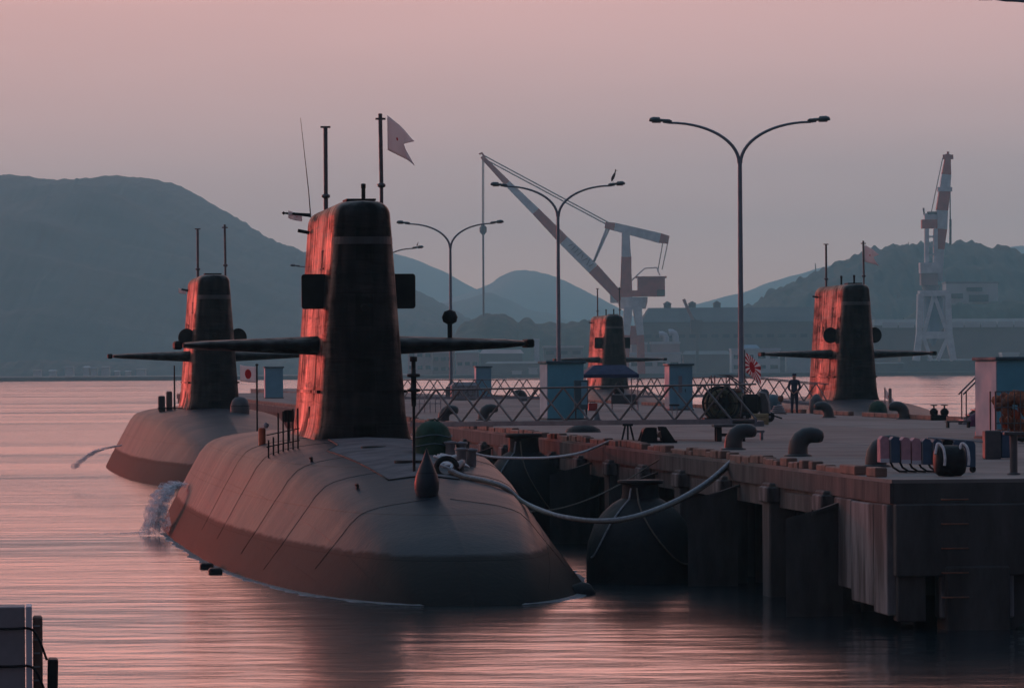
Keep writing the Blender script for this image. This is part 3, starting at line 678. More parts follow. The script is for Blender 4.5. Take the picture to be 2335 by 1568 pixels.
SUBN = 0
def submarine(label, loc, rz, plates='square', masts=True, stub=1, staff=True, extras=True, scale=1.0):
    t = thing('submarine', label, 'submarine', loc, rz, 'moored submarines')
    t.scale = (scale,) * 3
    HULL.build('hull', MT['hull'], t, fix=True)
    s = SAIL.build('sail', MT['sail'], t, fix=True)
    # side ledge and grey front strip
    for sx in (-1, 1):
        MB().box((sx * (sail_hw(4.0) + 0.02), 4.6, 4.0), (0.12, 7.4, 0.07)).build('ledge', MT['sail'], s)
        MB().box((sx * (sail_hw(7.05) - 0.01), 3.0, 7.05), (0.05, 1.2, 0.04)).build('hatch_rail', MT['black'], s)
    fr = MB(); inner = []; 
    for z in (7.60, 7.78):
        r = sail_ring(sail_hw(z) + 0.012, SLEN, z, 0, 9, -0.012); n = len(r)
        inner.append([r[i] for i in (-7, -6, -5, -4, -3, -2, -1, 0, 1, 2, 3, 4, 5, 6, 7)])
    back = [[p + Vector((0, 0.05, 0)) for p in q] for q in inner]
    fr.loft([inner[0], inner[1], back[1], back[0], inner[0]], closed=False, cap0=False, cap1=False, smooth=False)
    fr.build('bridge_window', MT['greystrip'], s)
    MB().lathe([(0.10, 0), (0.10, 0.05), (0.07, 0.06)], 12, (0, 0, 0), Matrix.Translation((0, 0.02, 6.05)) @ Matrix.Rotation(pi / 2, 4, 'X')).build('front_light', MT['black'], s)
    # access hatches on the sail flank
    for (yy, z) in ((3.2, 7.35), (6.0, 6.4), (7.4, 6.45), (4.2, 3.45)):
        MB().bev((-sail_hw(z) + 0.01, yy, z), (0.05, 0.42, 0.34), 0.02).build('flank_hatch', MT['black'], s)
    for sx in (-1, 1):
        p = plane_mesh(sx).build('sail_plane', MT['sail'], t, fix=True)
        MB().bev((sx * 4.40, 3.5, 5.17), (0.20, 1.25, 0.21), 0.04).build('tip_block', MT['black'], p)
    # square or round boards beside the sail
    for sx in (-1, 1):
        if plates == 'square':
            b = MB(); poly = []
            for cx, cz, a0 in ((0.24, 0.36, 0), (-0.24, 0.36, 90), (-0.24, -0.36, 180), (0.24, -0.36, 270)):
                for a in (0, 30, 60, 90): poly.append((cx + 0.07 * cos(radians(a0 + a)), cz + 0.07 * sin(radians(a0 + a))))
            b.prism(poly, -0.05, 0.05, Matrix.Translation((sx * 1.10, 1.8, 6.47)))
        else:
            b = MB(); poly = [(0.37 * cos(2 * pi * k / 20), 0.40 * sin(2 * pi * k / 20)) for k in range(20)]
            b.prism(poly, -0.05, 0.05, Matrix.Translation((sx * 1.12, 1.8, 5.95 if plates == 'round' else 6.1)))
        bo = b.build('side_board', MT['black'], t)
        zc = 6.47 if plates == 'square' else 6.0
        MB().bar((sx * 0.6, 1.83, zc), (sx * 1.0, 1.83, zc), 0.12).build('board_bracket', MT['black'], bo)
    # top fittings
    MB().box((0.0, 1.4, 8.70), (0.72, 1.3, 0.05)).build('bridge_rim', MT['black'], t)
    mL = MB().tube([(-0.3, 8.6, 8.5), (-0.3, 8.6, 9.0)], 0.06, 8).lathe([(0.05, 0), (0.11, 0.03), (0.11, 0.09), (0.05, 0.12)], 10, (-0.3, 8.6, 9.0)).tube([(-0.3, 8.6, 9.1), (-0.3, 8.6, 10.85)], 0.055, 8).build('antenna_mast', MT['mast'], t)
    MB().bar((-0.43, 8.6, 10.86), (-0.17, 8.6, 10.86), 0.05).build('crossbar', MT['mast'], mL)
    mR = MB().tube([(0.57, 1.6, 8.3), (0.57, 1.6, 9.05)], 0.045, 8).lathe([(0.05, 0), (0.1, 0.03), (0.1, 0.09), (0.05, 0.12)], 10, (0.57, 1.6, 9.02)).tube([(0.57, 1.6, 9.1), (0.55, 1.6, 10.85)], 0.05, 8).build('antenna_mast', MT['mast'], t)
    MB().bar((0.43, 1.6, 10.72), (0.68, 1.6, 10.72), 0.05).build('crossbar', MT['mast'], mR)
    for k in range(stub):
        MB().lathe([(0.05, 0), (0.05, 0.40), (0.06, 0.42), (0.06, 0.52), (0.0, 0.53)], 8, (0.17 - 0.35 * k, 2.2 + 2 * k, 8.62)).build('periscope', MT['black'], t)
    MB().tube([(-0.75, 8.4, 8.1), (-1.05, 8.4, 8.16)], 0.05, 6).build('side_pole', MT['black'], t)
    return t

PSI = math.atan(0.105)
SPSI = math.atan(0.11)
def on_ray(xd, D): return (W(xd, 838, D).x, D, 0.0)
S1 = on_ray(832, 121)
sub1 = submarine('big black submarine with square side boards and a green covered capstan before its sail', S1, SPSI, 'square')
sub2 = submarine('black submarine with round side boards lying astern of the big one', on_ray(490, 214), SPSI, 'round', stub=0)
sub3 = submarine('black submarine with small oval boards moored behind the far pier edge', on_ray(1957, 249), math.atan(0.085), 'oval', stub=2)
sub4 = submarine('most distant black submarine rising behind the navy blue tent', on_ray(1404, 390), SPSI, 'square', stub=2)

M1 = Matrix.Translation(S1) @ Matrix.Rotation(SPSI, 4, 'Z')
def at1(x, y, z=None):
    return M1 @ Vector((x, y, hull_z(x, y) if z is None else z))
def hz1(x, y): return Vector((x, y, hull_z(x, y)))

# parts that only the near submarine shows
MB().tube([(-0.72, 8.3, 8.5), (-0.75, 8.6, 9.2), (-0.95, 8.6, 11.1)], [0.018, 0.014, 0.006], 6).build('whip_antenna', MT['mast'], sub1)
MB().tube([(2.42, 3.4, 5.25), (2.42, 3.4, 5.72)], 0.06, 8).lathe([(0.06, 0), (0.17, 0.06), (0.2, 0.18), (0.14, 0.32), (0.0, 0.37)], 14, (2.42, 3.4, 5.66)).build('signal_lamp', MT['black'], sub1)
# deck seam in a V before the sail
vp = [(-0.95, -0.9), (-1.0, -4.6), (-1.38, -6.2), (-0.75, -15.6), (0.75, -15.6), (1.38, -6.2), (1.0, -4.6), (0.95, -0.9)]
sp = []
for i in range(len(vp) - 1):
    for k in range(10):
        x = lerp(vp[i][0], vp[i + 1][0], k / 10); y = lerp(vp[i][1], vp[i + 1][1], k / 10); sp.append(hz1(x, y) + Vector((0, 0, 0.004)))
MB().tube(sp, 0.022, 6).build('deck_seam', MT['black'], sub1)
dp_ = MB(); rows = []
for k in range(31):
    y = lerp(-15.55, -0.9, k / 30)
    hwid = lerp(0.75, 1.36, (y + 15.6) / 9.4) if y < -6.2 else lerp(1.36, 0.98, min(1, (y + 6.2) / 1.6))
    rows.append([hz1(hwid * f, y) + Vector((0, 0, 0.012)) for f in (-1, -0.66, -0.33, 0, 0.33, 0.66, 1)])
dp_.loft(rows, closed=False, cap0=False, cap1=False); dp_.build('deck_walkway', MT['deckmat'], sub1)
for (x, y, r_) in ((0.0, -12.4, 0.36), (-0.35, -6.9, 0.30)):
    c_ = hz1(x, y)
    MB().lathe([(r_, -0.03), (r_, 0.025), (r_ * 0.93, 0.035), (0, 0.04)], 24, c_).build('hatch', MT['black'], sub1)
for (x, y) in ((-1.9, -8.5), (1.75, -7.4), (-1.45, -16.0)):
    c_ = hz1(x, y)
    MB().tube([c_ + Vector((-0.02, -0.16, 0.07)), c_ + Vector((0, 0, 0.09)), c_ + Vector((-0.02, 0.16, 0.07))], 0.03, 6).bar(c_ - Vector((0, 0, 0.04)), c_ + Vector((0, 0, 0.08)), 0.06, 0.14).build('cleat', MT['black'], sub1)
for k, y in enumerate((-19.2, -13.9, -9.1, -2.7, 3.2)):
    rg_ = hull_ring(y + BOWB); nn_ = len(PR)
    for side in (1, -1):
        pts = [Vector((side * p_.x, p_.y, p_.z)) for p_ in rg_[2:nn_] if p_.z > 0.05]
        pts = [p_ + Vector((side * 0.003, 0, 0.003)) for p_ in pts]
        if len(pts) > 3: MB().tube(pts, 0.0045, 4).build('plate_seam', MT['hull'], sub1)
for side in (1, -1):
    for q_ in (0.13, 0.22):
        pts = []
        for k in range(60):
            b_ = 1.2 + 0.75 * k; w_ = curve(HWM, b_); zt_, zb_ = curve(TOP, b_), curve(BOT, b_)
            n_ = curve(PROF, q_) ** bowe(b_); z_ = lerp(zt_, zb_, q_)
            if z_ > 0.03: pts.append(Vector((side * (w_ * n_ + 0.004), b_ - BOWB, z_)))
        MB().tube(pts, 0.005, 4).build('plate_seam', MT['hull'], sub1)
# sonar pod: a pointed drop standing on the fore deck, and the jack staff behind it
pz = hull_z(0.1, -18.6)
MB().lathe([(0.22, -0.25), (0.29, -0.05), (0.35, 0.12), (0.355, 0.26), (0.31, 0.42), (0.22, 0.58), (0.13, 0.72), (0.06, 0.86), (0.0, 0.98)], 18, (0, 0, 0), Matrix.Translation((-0.22, -18.6, pz - 0.02)) @ Matrix.Diagonal((0.72, 1.25, 1, 1))).build('sonar_pod', MT['hull'], sub1)
jz = hull_z(-0.1, -14.6)
js = MB().tube([(-0.12, -14.6, jz - 0.1), (-0.12, -14.6, 4.55)], 0.032, 8).build('jack_staff', MT['black'], sub1)
MB().lathe([(0.05, 0), (0.06, 0.3), (0.14, 0.31), (0.14, 0.37), (0.06, 0.38), (0.06, 0.62), (0.14, 0.63), (0.14, 0.69), (0.05, 0.7), (0.045, 0.95), (0.08, 0.96), (0.08, 1.06), (0.0, 1.07)], 12, (-0.12, -14.6, 3.75)).build('staff_lantern', MT['black'], js)
# fairlead ring and bitts on the port bow
fm = Matrix.Translation(Vector((0.55, -14.9, hull_z(0.55, -14.9) + 0.16)))
ring = [fm @ Vector((0.22 * cos(a), 0, 0.2 * sin(a))) for a in [2 * pi * k / 20 for k in range(21)]]
MB().tube(ring, 0.06, 8, cap=False).build('fairlead', MT['black'], sub1)
for (x, y) in ((1.15, -9.6), (1.42, -9.3), (1.2, -11.6), (1.45, -11.3)):
    MB().lathe([(0.11, -0.1), (0.11, 0.3), (0.15, 0.32), (0.15, 0.36), (0.0, 0.38)], 12, hz1(x, y)).build('mooring_bitt', MT['grey'], sub1)
# row of upright guard bars beside the sail
for k in range(7):
    x = -2.55 + 0.115 * k; y = -3.2 - 0.02 * k; zb = hull_z(x, y); h = 0.42 if k < 2 else 0.95
    MB().tube([(x, y, zb - 0.08), (x, y, zb + h)], 0.022, 6).build('guard_bar', MT['black'], sub1)
MB().tube([(-2.6, -3.2, 3.0), (-1.82, -3.33, 3.16)], 0.014, 5).build('guard_rail', MT['black'], sub1)
MB().tube([(-2.6, -3.2, 2.72), (-1.82, -3.33, 2.88)], 0.014, 5).build('guard_rail', MT['black'], sub1)
# depth marks and small fittings on the starboard side at the waterline
for y in (-6.5, -9.5):
    w = curve(HWM, y + BOWB) * 0.955
    MB().bev((-w, y, 0.05), (0.3, 0.5, 0.16), 0.04).build('intake_grating', MT['rubber'], sub1)
MB().lathe([(0.30, -0.3), (0.28, 0.06), (0.18, 0.22), (0.0, 0.28)], 12, (2.62, -21.6, -0.02)).build('bow_fitting', MT['rubber'], sub1)

# things that stand on the near submarine
p = at1(0.78, -9.2)
t = thing('capstan_cover', 'green canvas cover over a capstan on the near submarine deck', 'cover', p, SPSI)
cp = []
for (r, z) in [(0.44, -0.06), (0.44, 0.1), (0.43, 0.3), (0.41, 0.45), (0.35, 0.6), (0.24, 0.7), (0.12, 0.755), (0, 0.77)]:
    cp.append((r, z))
cv = MB().lathe(cp, 28)
cv.v = [(x * (1 + 0.03 * sin(5 * math.atan2(y, x) + z * 6)), y * (1 + 0.03 * sin(5 * math.atan2(y, x) + z * 6)), z) for x, y, z in cv.v]
cv.build('canvas', MT['green'], t)
for z in (0.22, 0.42):
    MB().tube([Vector((0.445 * cos(a), 0.445 * sin(a), z + 0.03 * sin(3 * a))) for a in [2 * pi * k / 28 for k in range(29)]], 0.016, 6, cap=False).build('tie_cord', MT['roofteal'], t)
MB().tube([(0.36, 0, 0.58), (0.05, -0.1, 0.80), (-0.34, 0, 0.6)], 0.02, 6).build('seam', MT['green'], t)
p = at1(-2.30, 3.6); p.z -= 0.05
t = thing('marker_canister', 'orange canister with a white knob standing on the near submarine deck', 'canister', p, SPSI)
MB().lathe([(0.09, 0), (0.09, 0.42), (0.07, 0.46)], 14).build('body', MT['orange'], t)
MB().lathe([(0.03, 0.45), (0.07, 0.5), (0.07, 0.56), (0.0, 0.6)], 12, (0.1, 0, 0)).build('knob', MT['white'], t)
p = at1(-1.72, 2.2)
t = thing('gangway_light', 'dark signal box on a post beside the near submarine sail', 'signal', p, SPSI)
MB().tube([(0, 0, -0.05), (0, 0, 0.5)], 0.03, 8).build('post', MT['black'], t)
MB().bev((0, 0, 0.62), (0.26, 0.2, 0.3), 0.03).build('box', MT['black'], t)

# ------------------------------------------------------------------ flags
def flag(name, label, hoist_top, w, h, kind, droop=0.0, swallow=False, furl=0.0, ang=0.0, cat='flag', hang=0.0, n=16, wave=0.12):
    """cloth hanging from hoist_top; ang turns the fly in plan, hang lets the fly end sink"""
    me = bpy.data.meshes.new(name); vs, fs, uv = [], [], []
    m = 10
    for j in range(m + 1):
        for i in range(n + 1):
            u, v = i / n, j / m
            ww = u
            if swallow: ww = u * (1 - 0.42 * (1 - abs(2 * v - 1)) * (u ** 2))
            yy = wave * w * sin(u * 7 + v * 1.5) * (0.25 + u) ; xx = w * ww * (1 - furl)
            z = -h * (1 - v) - hang * w * ww ** 1.2 - droop * h * u * (v) + wave * 0.15 * h * sin(u * 6 + 1)
            if swallow: z = -h * 0.5 + (v - 0.5) * h * (1 - 0.30 * u) - hang * w * ww ** 1.1
            vs.append((xx, yy, z)); uv.append((u, v))
    for j in range(m):
        for i in range(n): fs.append((j * (n + 1) + i, j * (n + 1) + i + 1, (j + 1) * (n + 1) + i + 1, (j + 1) * (n + 1) + i))
    me.from_pydata(vs, [], fs); l = me.uv_layers.new(name='UVMap')
    for lp in me.loops: l.data[lp.index].uv = uv[lp.vertex_index]
    me.polygons.foreach_set('use_smooth', [True] * len(fs))
    me.materials.append(flag_mat(name + '_cloth_' + kind, kind))
    o = bpy.data.objects.new(name, me); COL.objects.link(o); o.location = hoist_top; o.rotation_euler = (0, 0, ang)
    sd = o.modifiers.new('thickness', 'SOLIDIFY'); sd.thickness = 0.006
    return tag(o, label, cat)
p = W(884, 263, 122.5)
flag('swallowtail_flag', 'white swallowtail flag with a small red mark flying from the near sail mast', p, 0.70, 0.86, 'tail', swallow=True, hang=0.72, ang=0.25)
p = W(689, 488, 129)
flag('small_pennant', 'small pale pink pennant on the pole at the near sail top', p, 0.36, 0.20, 'tail', hang=-0.25, ang=pi + 0.1)
o = MB().tube([W(708, 491, 129), W(665, 487, 129), W(648, 486, 129)], [0.05, 0.03, 0.025], 8).lathe([(0, -0.05), (0.05, 0), (0, 0.05)], 8, W(647, 486, 129)).build('pennant_pole', MT['black'])
tag(o, 'short black pole jutting sideways from the near sail top', 'pole')
p = W(425, 660, 224)
flag('small_pennant', 'tiny pale pennant on the pole at the second submarine sail top', p, 0.34, 0.22, 'tail', hang=-0.2, ang=pi)
# jack on the second submarine's bow
jx = W(586, 833, 192)
t = thing('jack_staff', 'dark jack staff on the bow of the submarine with round boards', 'flagpole', (jx.x, 192, 0.6))
MB().tube([(0, 0, 0), (0, 0, jx.z - 0.6)], 0.035, 8).build('pole', MT['black'], t)
MB().lathe([(0.05, 0), (0.07, 0.04), (0, 0.08)], 8, (0, 0, jx.z - 0.6)).build('finial', MT['black'], t)
flag('national_flag', 'white flag with a red disc hanging from the jack staff', jx + Vector((-0.03, 0, -0.05)), 0.62, 0.62, 'disc', hang=-0.12, ang=pi, wave=0.05)
p = W(1972, 558, 250.5)
flag('swallowtail_flag', 'white swallowtail flag with a red spot on the far pier edge submarine', p, 0.80, 0.85, 'tail', swallow=True, hang=0.45, ang=0.25)

# ------------------------------------------------------------------ the pier
PO = Vector((6.53, 85.7, 0.0)); PW = 18.4; PL = 330.0
pier = thing('pier', 'long grey concrete pier on piles with red brown kerb timbers', 'pier', PO, PSI)
MP = Matrix.Translation(PO) @ Matrix.Rotation(PSI, 4, 'Z'); MPI = MP.inverted()
def pw(x, y, z=PZ): return MP @ Vector((x, y, z))
def gp(xd, yd):
    v = MPI @ G(xd, yd); return v.x, v.y
# deck in bays with open joints
bay = MB().box((0, 0, 0), (PW / 3 - 0.025, 9.97, 0.42)); dk = None
for k in range(3 * int(PL / 10)):
    l = (PW / 6 + PW / 3 * (k % 3), 5 + 10 * (k // 3), PZ - 0.21)
    if dk is None: dk = bay.build('deck_slab', MT['concrete'], pier, l)
    else: share(dk, 'deck_slab', pier, l)
MB().box((14.6, PL + 45, PZ - 0.21), (7.6, 89.9, 0.42)).build('deck_slab', MT['concrete'], pier)
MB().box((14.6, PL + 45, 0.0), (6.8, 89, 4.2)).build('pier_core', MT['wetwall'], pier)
MB().box((-0.004, PL / 2, PZ - 0.235), (0.05, PL + 0.06, 0.35)).build('edge_shade_strip', MT['wetwall'], pier)  # added thin dark strips: shade of the slab edges put into their colour
MB().box((PW / 2, -0.005, PZ - 0.237), (PW - 0.06, 0.05, 0.35)).build('edge_shade_strip', MT['wetwall'], pier)
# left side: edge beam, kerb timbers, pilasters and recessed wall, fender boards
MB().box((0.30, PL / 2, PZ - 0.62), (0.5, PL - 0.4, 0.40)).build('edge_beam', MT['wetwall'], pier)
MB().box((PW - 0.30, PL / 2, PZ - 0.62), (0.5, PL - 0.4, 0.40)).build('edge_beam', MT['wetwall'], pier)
random.seed(11)
kb = [MB().bev((0, 0, 0), (0.22, L_, 0.17), 0.02).build('kerb_timber', MT['curb'], pier, (0.16, -50, PZ + 0.085)) for L_ in (0.45, 0.95, 1.7)]
kl = (0.45, 0.95, 1.7); y = 2.0; cnt = 0; used = [0, 0, 0]
while y < 150 and cnt < 170:
    k = random.randrange(3)
    if random.random() < 0.24: y += random.uniform(0.25, 1.1); continue
    l = (0.16 + random.uniform(-0.04, 0.04), y + kl[k] / 2, PZ + 0.085 + random.choice((-0.07, -0.05, -0.01, 0.0, -0.03)))
    if not used[k]: kb[k].location = l; kb[k].rotation_euler = (0, 0, random.uniform(-0.03, 0.03)); used[k] = 1
    else: share(kb[k], 'kerb_timber', pier, l, random.uniform(-0.03, 0.03))
    y += kl[k] + random.choice((0.02, 0.05, 0.12)); cnt += 1
MB().bev((0.16, 240, PZ + 0.08), (0.2, 170, 0.16), 0.02).build('kerb_timber', MT['curb'], pier)
y = 60.0; rk = None
while y < 260:
    l = (PW - 0.16, y + 1.4, PZ + 0.085)
    if random.random() < 0.85:
        if rk is None: rk = MB().bev((0, 0, 0), (0.22, 2.7, 0.17), 0.02).build('kerb_timber', MT['curb'], pier, l)
        else: share(rk, 'kerb_timber', pier, l)
    y += 2.85
# left face: stepped buttresses, dark recesses between, slanted fender boards
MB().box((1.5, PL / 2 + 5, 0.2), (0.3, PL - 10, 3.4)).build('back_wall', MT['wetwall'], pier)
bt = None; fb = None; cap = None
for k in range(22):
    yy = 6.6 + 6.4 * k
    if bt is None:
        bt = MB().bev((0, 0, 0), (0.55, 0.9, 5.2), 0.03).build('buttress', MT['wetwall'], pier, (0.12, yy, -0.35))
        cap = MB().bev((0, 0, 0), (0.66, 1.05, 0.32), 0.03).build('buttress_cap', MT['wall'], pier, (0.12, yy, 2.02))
    else:
        share(bt, 'buttress', pier, (0.12, yy, -0.35)); share(cap, 'buttress_cap', pier, (0.12, yy, 2.02))
    fm_ = MB().add([(0, -0.05, -2.3), (0, -0.05, -0.05), (-1.05, -0.05, -0.34), (-1.05, -0.05, -2.3), (0, 0.05, -2.3), (0, 0.05, -0.05), (-0.62, 0.05, -0.26), (-0.62, 0.05, -2.0)],
                   [(0, 1, 2, 3), (7, 6, 5, 4), (0, 4, 5, 1), (1, 5, 6, 2), (2, 6, 7, 3), (3, 7, 4, 0)]).box((-0.3, 0, -0.05), (0.68, 0.2, 0.05), Matrix.Rotation(-0.33, 4, 'Y'))
    if k % 2: continue
    if fb is None: fb = fm_.build('fender_board', MT['wetwall'], pier, (0.0, yy - 1.6, 2.12))
    else: share(fb, 'fender_board', pier, (0.0, yy - 1.6, 2.12))
    if k < 14:
        for dz in (0.0,):
            MB().bar((0.0, yy + 1.2, 1.95), (0.0, yy + 4.4, 1.95), 0.18, 0.3).build('waling', MT['wetwall'], pier)
# near corner: big stained concrete panels on the left face, then the end face
x0 = -0.06
for k, (a, b, zt_, zb_) in enumerate(((0.02, 1.3, 2.16, 0.25), (1.33, 3.6, 2.14, 0.35), (3.63, 5.4, 2.16, 0.55))):
    MB().bev((0.18, (a + b) / 2, (zt_ + zb_) / 2), (0.52, b - a, zt_ - zb_), 0.02).build('corner_panel', MT['wall'], pier)
MB().bev((1.3, -0.02, 1.55), (2.55, 0.5, 1.24), 0.02).build('end_beam', MT['wetwall'], pier)
MB().bev((0.32, 0.05, 0.9), (0.5, 0.4, 1.5), 0.02).build('end_pier', MT['wetwall'], pier)
MB().bev((1.45, 0.12, -0.6), (1.12, 0.9, 3.4), 0.03).build('end_column', MT['wetwall'], pier)
MB().bev((1.45, 0.02, 0.6), (1.3, 0.5, 0.8), 0.03).build('end_column_head', MT['wall'], pier)
MB().prism([(2.0, 1.3), (3.6, 1.3), (3.6, 1.1), (2.0, -0.1)], -0.1, 0.4).build('haunch', MT['wetwall'], pier)
MB().bev((5.2, 0.0, 1.7), (5.2, 0.5, 1.2), 0.02).build('end_beam', MT['wetwall'], pier)
for k in range(5):
    MB().lathe([(0.42, -4), (0.42, 2.0)], 14, (1.6 + 3.8 * k, 1.2, 0)).build('pile', MT['wetwall'], pier)
pl_ = None
for k in range(24):
    for xx in (1.0, 3.2):
        l = (xx, 6.6 + 3.2 * k, 0)
        if pl_ is None: pl_ = MB().lathe([(0.38, -4), (0.38, 2.2)], 12).build('pile', MT['wetwall'], pier, l)
        elif xx == 1.0 or k % 2 == 0: share(pl_, 'pile', pier, l)
for k in range(5):
    z = 2.25 - 0.42 * k; c = 1.05
    MB().tube([(c - 0.22, -0.26, z), (c - 0.22, -0.40, z), (c + 0.22, -0.40, z), (c + 0.22, -0.26, z)], 0.016, 6).build('ladder_rung', MT['rust'], pier)

# ------------------------------------------------------------------ mooring posts
def bollard(xd, yd, flip, label, s=1.0, rz=0.0, D=None):
    p = G(xd, yd)
    m = MB()
    m.tube([(0, 0, 0), (0, 0, 0.16), (0.015, 0, 0.26), (0.07, 0, 0.36), (0.16, 0, 0.43), (0.28, 0, 0.455), (0.40, 0, 0.44), (0.49, 0, 0.41)], [0.215, 0.21, 0.205, 0.20, 0.185, 0.17, 0.16, 0.13], 16)
    m.lathe([(0.13, 0), (0.09, 0.05), (0, 0.07)], 14, (0, 0, 0), Matrix.Translation((0.485, 0, 0.412)) @ Matrix.Rotation(radians(100), 4, 'Y'))
    t = thing('bollard', label, 'bollard', p, rz + (pi if flip else 0), 'bent iron bollards')
    t.scale = (s, s, s)
    m.build('horn', MT['bollard'], t)
    MB().lathe([(0.30, 0.0), (0.30, 0.03), (0.23, 0.05)], 16).build('base_plate', MT['bollard'], t)
    return t
bollard(1673, 1025, False, 'black bent bollard in front of the trestle on the left pier edge', 1.0)
bollard(1820, 1040, False, 'black bent bollard on the left pier edge with bare deck around it', 1.03)
bollard(1998, 1064, False, 'black bent bollard half hidden behind the row of panels', 1.0)
bollard(1890, 952, True, 'black bent bollard at the far edge before the lit side of the distant sail', 1.0)
bollard(2062, 955, True, 'black bent bollard at the far edge beside the green tarpaulin', 1.05)
bollard(1012, 962, False, 'black bent bollard beside the near submarine gangway landing', 1.0)
bollard(1103, 958, False, 'black bent bollard seen through the near gangway truss', 1.0)
bollard(1195, 914, True, 'small far bollard before the water beside the teal kiosk', 1.1)

# ------------------------------------------------------------------ street lamps
def lamp(p, label, h=12.1, rz=0.0, arm=3.7):
    t = thing('street_lamp', label, 'street lamp', p, rz, 'twin arm street lamps along the pier')
    fk = h - 1.75
    MB().lathe([(0.26, 0.0), (0.26, 0.05), (0.17, 0.06), (0.17, 0.9), (0.125, 0.95)], 14).build('base', MT['lampgrey'], t)
    MB().tube([(0, 0, 0.9), (0, 0, fk * 0.5), (0, 0, fk)], [0.12, 0.105, 0.085], 12).build('pole', MT['lampgrey'], t)
    for s in (-1, 1):
        pts = []
        for k in range(15):
            a = (pi / 2) * k / 14
            pts.append((s * (0.03 + (arm - 0.85) * (1 - cos(a)) ** 1.0), 0, fk - 0.1 + 1.68 * sin(a)))
        pts.append((s * (arm - 0.55), 0, fk + 1.62))
        MB().tube(pts, [lerp(0.075, 0.045, k / 15) for k in range(16)], 8).build('arm', MT['lampgrey'], t)
        z = fk + 1.63
        rs = []
        for (x, w, hh, dz) in ((arm - 0.92, 0.05, 0.06, 0), (arm - 0.82, 0.11, 0.10, 0.02), (arm - 0.45, 0.12, 0.11, 0.04), (arm - 0.42, 0.17, 0.17, 0.06), (arm - 0.15, 0.18, 0.18, 0.07), (arm - 0.02, 0.14, 0.13, 0.06), (arm + 0.02, 0.06, 0.06, 0.05)):
            rs.append([Vector((s * x, w * cos(q), z + dz + hh * 0.75 * sin(q) * (1 if sin(q) > 0 else 0.6))) for q in [2 * pi * j / 12 for j in range(12)]])
        hd = MB().loft(rs).build('lamp_head', MT['lamphead'], t, fix=True)
        MB().box((s * (arm - 0.28), 0, z - 0.03), (0.36, 0.2, 0.04)).build('lens', MT['grey'], hd)
    return t
LP = []
names = ['twin arm street lamp just past the pier end, only one arm tip in view', 'tall twin arm street lamp standing by the dark machinery on the pier',
         'twin arm street lamp with a heron perched on it', 'twin arm street lamp rising right beside the near submarine sail plane',
         'twin arm street lamp mostly hidden by the near sail, a bird on its arm', 'farthest twin arm street lamp, one head left of the near sail']
lx, ly = gp(1690, 946)
for k in range(6):
    p = Vector((9.41 - 6.82 * (k - 1), 204 + 70.3 * (k - 1), PZ)); lamp(p, names[k], 11.95 if k == 0 else 12.15, 0.0); LP.append(p)

def bird(p, label, s=1.0, rz=0.0, up=True):
    t = thing('bird', label, 'bird', p, rz)
    t.scale = (s,) * 3
    rs = []
    for (z, r, x) in ((0.12, 0.01, -0.10), (0.2, 0.06, -0.08), (0.34, 0.115, -0.03), (0.5, 0.125, 0.03), (0.66, 0.095, 0.10), (0.78, 0.05, 0.15), (0.86, 0.04, 0.17), (0.93, 0.05, 0.19), (1.0, 0.035, 0.20), (1.04, 0.01, 0.20)):
        rs.append([Vector((x + r * cos(a), r * 0.8 * sin(a), z)) for a in [2 * pi * j / 10 for j in range(10)]])
    MB().loft(rs).build('body', MT['bird'], t)
    MB().lathe([(0.022, 0), (0.0, 0.2)], 6, (0, 0, 0), Matrix.Translation((0.22, 0, 0.95)) @ Matrix.Rotation(radians(105), 4, 'Y')).build('beak', MT['yellow'], t)
    for y_ in (-0.03, 0.03):
        MB().tube([(-0.02, y_, 0.36), (0.0, y_, 0.2), (0.0, y_, -0.02)], 0.011, 5).build('leg', MT['bird'], t)
    return t
bird(LP[2] + Vector((3.05, 0, 12.12)), 'grey heron standing upright on a street lamp arm', 0.74, 0.0)
bird(LP[4] + Vector((3.2, 0, 12.1)), 'small dark bird sitting on the lamp behind the near sail', 0.42, 0.4)

# ------------------------------------------------------------------ floating fenders between submarine and pier
def fender(xd, ywl, D, r, label, zs=1.0):
    p = W(xd, ywl, D); p.z = 0
    t = thing('floating_fender', label, 'fender', p, 0.3, 'domed floating fenders'); t.scale = (1, 1, zs)
    MB().lathe([(r * 0.98, -2.0), (r, -0.6), (r * 1.0, 0.5), (r * 0.97, 0.85), (r * 0.85, 1.25), (r * 0.68, 1.5), (r * 0.50, 1.68), (r * 0.38, 1.76), (r * 0.32, 1.79)], 36).build('body', MT['rubber'], t)
    MB().lathe([(r * 0.36, 1.74), (r * 0.33, 1.9), (r * 0.33, 2.08)], 24).build('neck', MT['rubber'], t)
    MB().lathe([(r * 0.31, 2.08), (r * 0.42, 2.09), (r * 0.42, 2.16), (r * 0.31, 2.17)], 24).build('flange', MT['rubber'], t)
    for a0, a1, m_ in ((3.9, 3.3, 'rope'), (4.2, 5.6, 'ropedark')):
        pts = [Vector((r * 0.37 * cos(a0), r * 0.37 * sin(a0), 2.0))]
        for k in range(1, 13):
            f = k / 12; a = lerp(a0, a1, f); z = lerp(1.95, 0.55, sin(f * pi / 2) ** 1.0) if a1 < a0 else 1.95 - 1.55 * sin(f * pi * 0.62)
            rr_ = curve([(-2, 0.98), (0.5, 1.0), (0.85, 0.97), (1.25, 0.85), (1.5, 0.68), (1.68, 0.5), (1.79, 0.36), (1.95, 0.35)], z) * r + 0.025
            pts.append(Vector((rr_ * cos(a), rr_ * sin(a), z)))
        MB().tube(pts, 0.02, 6).build('lashing', MT[m_], t)
    return t
fender(1462, 1330, 105.5, 1.16, 'black domed floating fender hanging by the pier nearest the submarine bow')
